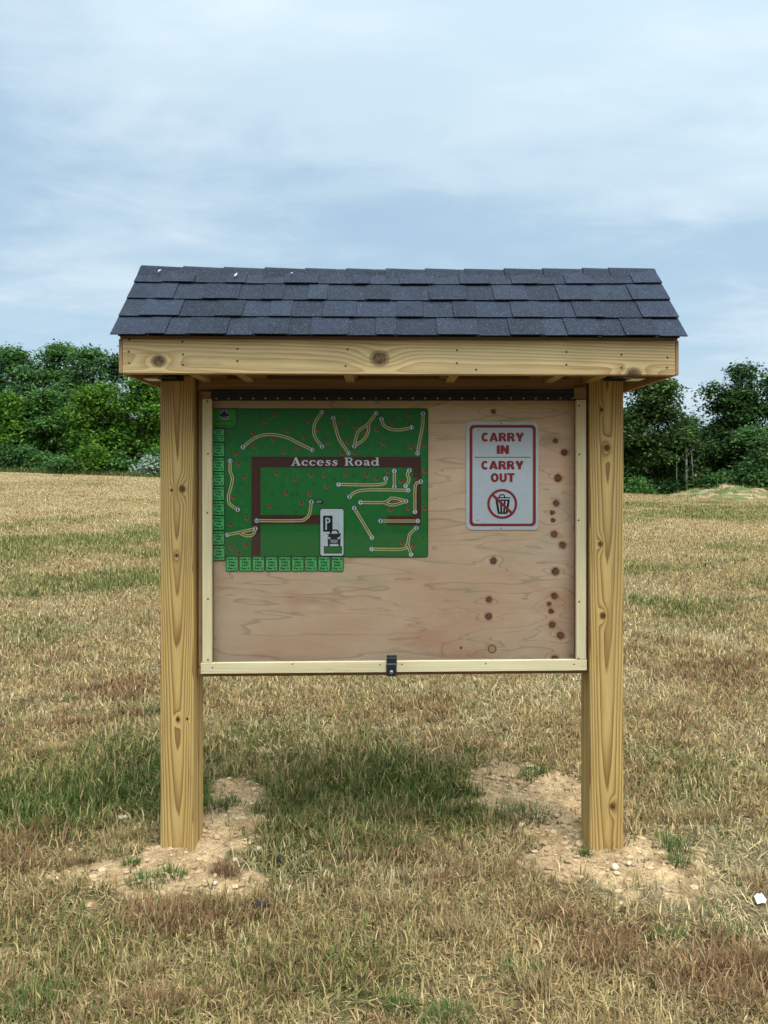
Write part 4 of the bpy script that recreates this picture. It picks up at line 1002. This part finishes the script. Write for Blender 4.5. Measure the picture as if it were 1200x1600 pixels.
def tree(px, top, hw, Y, mat, label, seed, name='broadleaf_tree', cat='tree', group='trees along the edge of the field', low=.12, per=5.5, leaf=.26, lobes=26, spire=None, barkm=BARK, flat=.45, trunk_r=None):
    rg = np.random.default_rng(seed); x = PX(px, Y); z0 = gh(x, Y)-.05; H = PZ(top, Y)-z0; W = hw/FPX*Y
    t = thing(name, (x, Y, z0), label, cat, group); loc = np.array((x, Y, z0))
    cs_, rs_ = [], []
    for i in range(lobes):
        f = low+(1-low)*(i+.5)/lobes; f = min(.97, f+rg.uniform(-.04, .04))
        env = W*(math.sin(min(1, (f-low*.5)/(1-low*.5)*1.02)*math.pi*.80+.42)**.75 if f < .98 else .3)
        a = rg.uniform(0, 2*math.pi); q = env*rg.uniform(.35, .85)
        rr = W*rg.uniform(.24, .42)*(1.0-.35*f)
        cz = f*H-rr*.35
        cs_.append((x+q*math.cos(a), Y+q*math.sin(a)*.9, z0+cz)); rs_.append((rr, rr, rr*rg.uniform(.6, .85)))
    cs_.append((x, Y, z0+H*.9)); rs_.append((W*.25, W*.25, H*.09))
    if spire:
        for dx, f, rr in spire: cs_.append((x+dx, Y, z0+f*H)); rs_.append((rr, rr, rr*.7))
    V = leaf_cloud(cs_, [tuple(v*1.18 for v in r_) for r_ in rs_], per*15, leaf*1.12, rg, flat)
    cards('crown', V, mat, t, loc)
    m = MB(); tr_ = trunk_r or max(.07, H*.018)
    ttop = max(c[2] for c in cs_)
    pts = [(x+rg.uniform(-.1, .1)*k, Y, z0+(ttop-z0)*k/5) for k in range(6)]; m.tube(pts, [tr_*1.25, tr_, tr_*.8, tr_*.6, tr_*.35, tr_*.12], 9)
    for c in cs_[::2]:
        f = (c[2]-z0)/(ttop-z0); zb_ = z0+(c[2]-z0)*.62; k = min(4.99, f*.62*5); p0 = Vector(pts[int(k)]).lerp(Vector(pts[int(k)+1]), k-int(k))
        mid = p0.lerp(Vector(c), .5)+Vector((0, 0, .12)); m.tube([p0, mid, c], [tr_*.4*(1-f*.5), tr_*.25*(1-f*.5), tr_*.08], 6)
    smooth(m.build('trunk', barkm, t)); return t
def shrub(px, top, hw, Y, mat, label, seed, leaf=.2, per=9, lobes=10, group='shrubs at the foot of the trees'):
    rg = np.random.default_rng(seed); x = PX(px, Y); z0 = gh(x, Y)-.05; H = PZ(top, Y)-z0; W = hw/FPX*Y
    t = thing('shrub', (x, Y, z0), label, 'shrub', group); cs_, rs_ = [], []
    for i in range(lobes):
        f = rg.uniform(.12, .85); a = rg.uniform(0, 2*math.pi); q = W*rg.uniform(.2, .85)*(1-.45*f); r = W*rg.uniform(.25, .42)
        cs_.append((x+q*math.cos(a), Y+q*math.sin(a)*.7, z0+f*(H-r*.5))); rs_.append((r, r, r*.75))
    cards('foliage', leaf_cloud(cs_, rs_, per*12, leaf*1.1, rg), mat, t, (x, Y, z0))
    m = MB()
    for c in cs_: m.tube([(x+rg.uniform(-.15, .15), Y, z0-.1), Vector((x, Y, z0)).lerp(Vector(c), .6), c], [.035, .025, .01], 5)
    smooth(m.build('stem', BARK, t)); return t
# left wood
tree(-55, 560, 75, 64, F_MID, 'tall leafy tree cut by the left edge of the photo', 101)
tree(25, 545, 62, 65, F_BLUE, 'tall green tree nearest the left edge with a broad top', 102)
tree(92, 541, 48, 67, F_MID, 'tall mid green tree between the leftmost tree and the round topped one', 103)
tree(140, 543, 46, 65, F_BLUE, 'tall round topped tree, highest in the middle of the left wood', 104)
tree(182, 556, 30, 66, F_DARK, 'narrow dark tree with pointed top beside the roof of the notice board', 105, flat=.7)
tree(155, 600, 46, 60, F_BRIGHT, 'bright yellow green tree standing in front of the tall left trees', 106)
tree(222, 588, 42, 61, F_BRIGHT, 'light green tree partly hidden by the left post', 107)
tree(68, 612, 44, 60.5, F_MID, 'shorter dark hollow tree in front of the left wood', 108)
tree(10, 616, 36, 59, F_BRIGHT, 'low yellow green tree at the left edge below the tall ones', 109)
tree(262, 600, 40, 64, F_MID, 'mid green tree right behind the left post', 110)
shrub(25, 690, 34, 57.5, F_BLUE, 'wide shrub at the left edge of the field', 201)
shrub(72, 690, 32, 57.5, F_MID, 'dark green shrub next to the leftmost shrub', 202)
shrub(140, 682, 36, 57, F_BRIGHT, 'large light green rounded shrub in the middle of the left shrubs', 203)
shrub(188, 700, 26, 57.5, F_MID, 'low green shrub between the light green and the whitish shrub', 204)
shrub(232, 705, 24, 57, F_PALE, 'whitish green shrub just left of the left post', 205, leaf=.22, per=6)
shrub(244, 690, 16, 57.6, F_MID, 'green shrub behind the whitish one by the left post', 206)
shrub(105, 705, 26, 56.5, F_BLUE, 'small cool green shrub left of the large light green shrub', 207)
# behind the board
for i, (px, top, hw) in enumerate(((330, 600, 60), (430, 585, 64), (540, 610, 66), (650, 596, 64), (760, 600, 66), (870, 590, 62))):
    tree(px, top, hw, 66, (F_MID, F_BLUE, F_DARK)[i % 3], 'leafy tree hidden behind the notice board panel', 120+i, per=4, group='trees hidden behind the notice board')
# right wood
tree(1022, 590, 66, 60, F_OLIVE, 'dark leafy tree with yellowish tips right behind the right post', 140, low=.04, lobes=34, per=6)
tree(975, 640, 40, 62, F_DARK, 'dark tree mostly hidden behind the right post', 141, low=.06)
tree(1148, 612, 60, 61, F_DARK, 'large dark tree with a thin tuft rising above its crown', 142, low=.05, lobes=36, per=6, spire=[(.5, 1.12, .55), (.9, 1.22, .5), (.1, 1.2, .4), (.55, 1.04, .6), (-1.6, 1.0, .7), (1.25, 1.18, .35)])
tree(1218, 582, 48, 60, F_DARK, 'dark tree cut by the right edge of the photo', 143, low=.05, lobes=30)
tree(1082, 650, 26, 66, F_OLIVE, 'small light tree in the gap between the two dark right trees', 144, low=.1, lobes=16, per=4)
tree(1180, 670, 40, 57.5, F_BLUE, 'short green tree low in front of the right wood', 145, low=.08, lobes=18)
tree(1270, 580, 60, 62, F_MID, 'tree past the right edge of the photo', 146)
shrub(1000, 744, 26, 57, F_MID, 'low shrub at the foot of the right post tree', 221)
shrub(1040, 742, 22, 58, F_DARK, 'small dark shrub under the dark leafy tree', 222)
shrub(1135, 735, 34, 57.5, F_BLUE, 'cool green shrub under the large dark tree', 223)
shrub(1190, 728, 34, 57, F_MID, 'green shrub at the right edge under the dark trees', 224)
shrub(1092, 742, 24, 58.5, F_DARK, 'dark shrub between the bare trunks and the large dark tree', 225)
for px, top, r, lb in ((1073, 690, .085, 'pale straight bare trunk standing between the right trees'), (1058, 705, .035, 'thin bare sapling left of the pale trunk'), (1085, 700, .04, 'thin leaning sapling right of the pale trunk')):
    Y = 58; x = PX(px, Y); z0 = gh(x, Y); H = PZ(top, Y)-z0
    m = MB(); m.tube([(x+.06*k*(1 if px > 1080 else .2)*-1, Y, z0-.1+(H+.1)*k/4) for k in range(5)], [r*1.1, r, r*.9, r*.75, r*.4], 8)
    for k in range(3): m.tube([(x, Y, z0+H*(.6+.12*k)), (x+(.5 if k % 2 else -.5), Y-.2, z0+H*(.75+.12*k))], [r*.35, r*.1], 5)
    t = thing('sapling', (x, Y, z0), lb, 'tree', 'bare trunks between the right trees'); smooth(m.build('trunk', BARK_PALE, t))
# brushy soil pile in front of the right wood
def pile():
    xs_ = np.arange(18, 31.5, .12); ys_ = np.arange(48.5, 54.5, .12)
    def bump(X, Y):
        e = sstep(X, 18.2, 20.5)*sstep(Y, 48.7, 50.6)*sstep(54.3, 52.3, 54.3) if False else sstep(X, 18.2, 20.6)*np.clip(1-((Y-51.4)/2.8)**2, 0, 1)
        prof = .55*np.exp(-((X-22.6)/2.0)**2)+.34*np.exp(-((X-28)/3.0)**2)+.22
        return e*(prof+(fbm(X*1.3, Y*1.3, 91, 4)-.5)*.9)
    zf = lambda X, Y: height(X, Y)-.05+np.maximum(bump(X, Y), 0)
    def cf(X, Y):
        n = fbm(X*1.2, Y*2.5, 95, 4)[..., None]; q = fbm(X*.6+4, Y*1.6, 97, 3)[..., None]
        c = OLIVE*.9+(np.array((.40, .25, .16))-OLIVE*.9)*sstep(n, .46, .60); return c+(np.array((.10, .145, .045))-c)*sstep(q, .52, .66)
    o = grid_mesh('mound', xs_, ys_, zf, cf, {'dirt': lambda X, Y: X*0}); o.data.materials.append(MAT_GROUND); tag(o, kind='structure')
    n = 2300; X = rng.uniform(18.3, 31, n); Y = rng.uniform(49, 53.5, n)
    g = blades('weeds', X, Y, rng.uniform(.08, .26, n), rng.uniform(.015, .035, n), np.abs(rng.normal(.3, .3, n)), rng.uniform(.1, .8, n), rng.uniform(0, 6.28, n), (np.array((.14, .17, .05))+(STRAW-np.array((.14, .17, .05)))*(rng.random(n)**2)[:, None])*rng.uniform(.6, 1.2, n)[:, None], MAT_BLADE)
    co = np.empty(len(g.data.vertices)*3, np.float32); g.data.vertices.foreach_get('co', co); co = co.reshape(-1, 3)
    co[:, 2] += np.repeat(np.maximum(bump(X, Y), 0)-.04, 5); g.data.vertices.foreach_set('co', co.ravel()); tag(g, kind='stuff')
pile()
# rough weeds along the foot of the left wood
n = 9000; X = rng.uniform(-36, -14, n); Y = rng.uniform(55.6, 58.5, n)
tag(blades('tall_grass', X, Y, rng.uniform(.15, .55, n), rng.uniform(.02, .05, n), np.abs(rng.normal(.2, .25, n)), rng.uniform(.1, .7, n), rng.uniform(0, 6.28, n), (np.array((.07, .12, .03))+(np.array((.28, .24, .10))-np.array((.07, .12, .03)))*(rng.random(n)**2)[:, None])*rng.uniform(.6, 1.2, n)[:, None], MAT_BLADE), kind='stuff')
# the wood on the far side of the field, behind the viewer: out of view, it shows in the acrylic; made taller to block low sky light
rg = np.random.default_rng(5); C_, R_ = [], []
for x in np.arange(-60, 61, 3.2):
    hgt = rg.uniform(13, 19); z0 = gh(x, -62)
    for k in range(7): C_.append((x+rg.uniform(-2, 2), -62+rg.uniform(-2, 2), z0+hgt*(k+.6)/7.4)); R_.append((2.6, 2.6, 1.8))
tag(cards('distant_wood', leaf_cloud(C_, R_, 26, .75, rg), F_MID, None, (0, 0, 0)), kind='stuff')

C_, R_ = [], []
for x in np.arange(-62, 63, 1.6):
    y = 74+rg.uniform(-2, 2); z0 = gh(x, y)
    for k in range(3): C_.append((x+rg.uniform(-.6, .6), y+rg.uniform(-1.5, 1.5), z0+.5+1.5*k)); R_.append((1.5, 1.5, 1.3))
tag(cards('far_undergrowth', leaf_cloud(C_, R_, 45, .4, rg), F_DARK, None, (0, 0, 0)), kind='stuff')
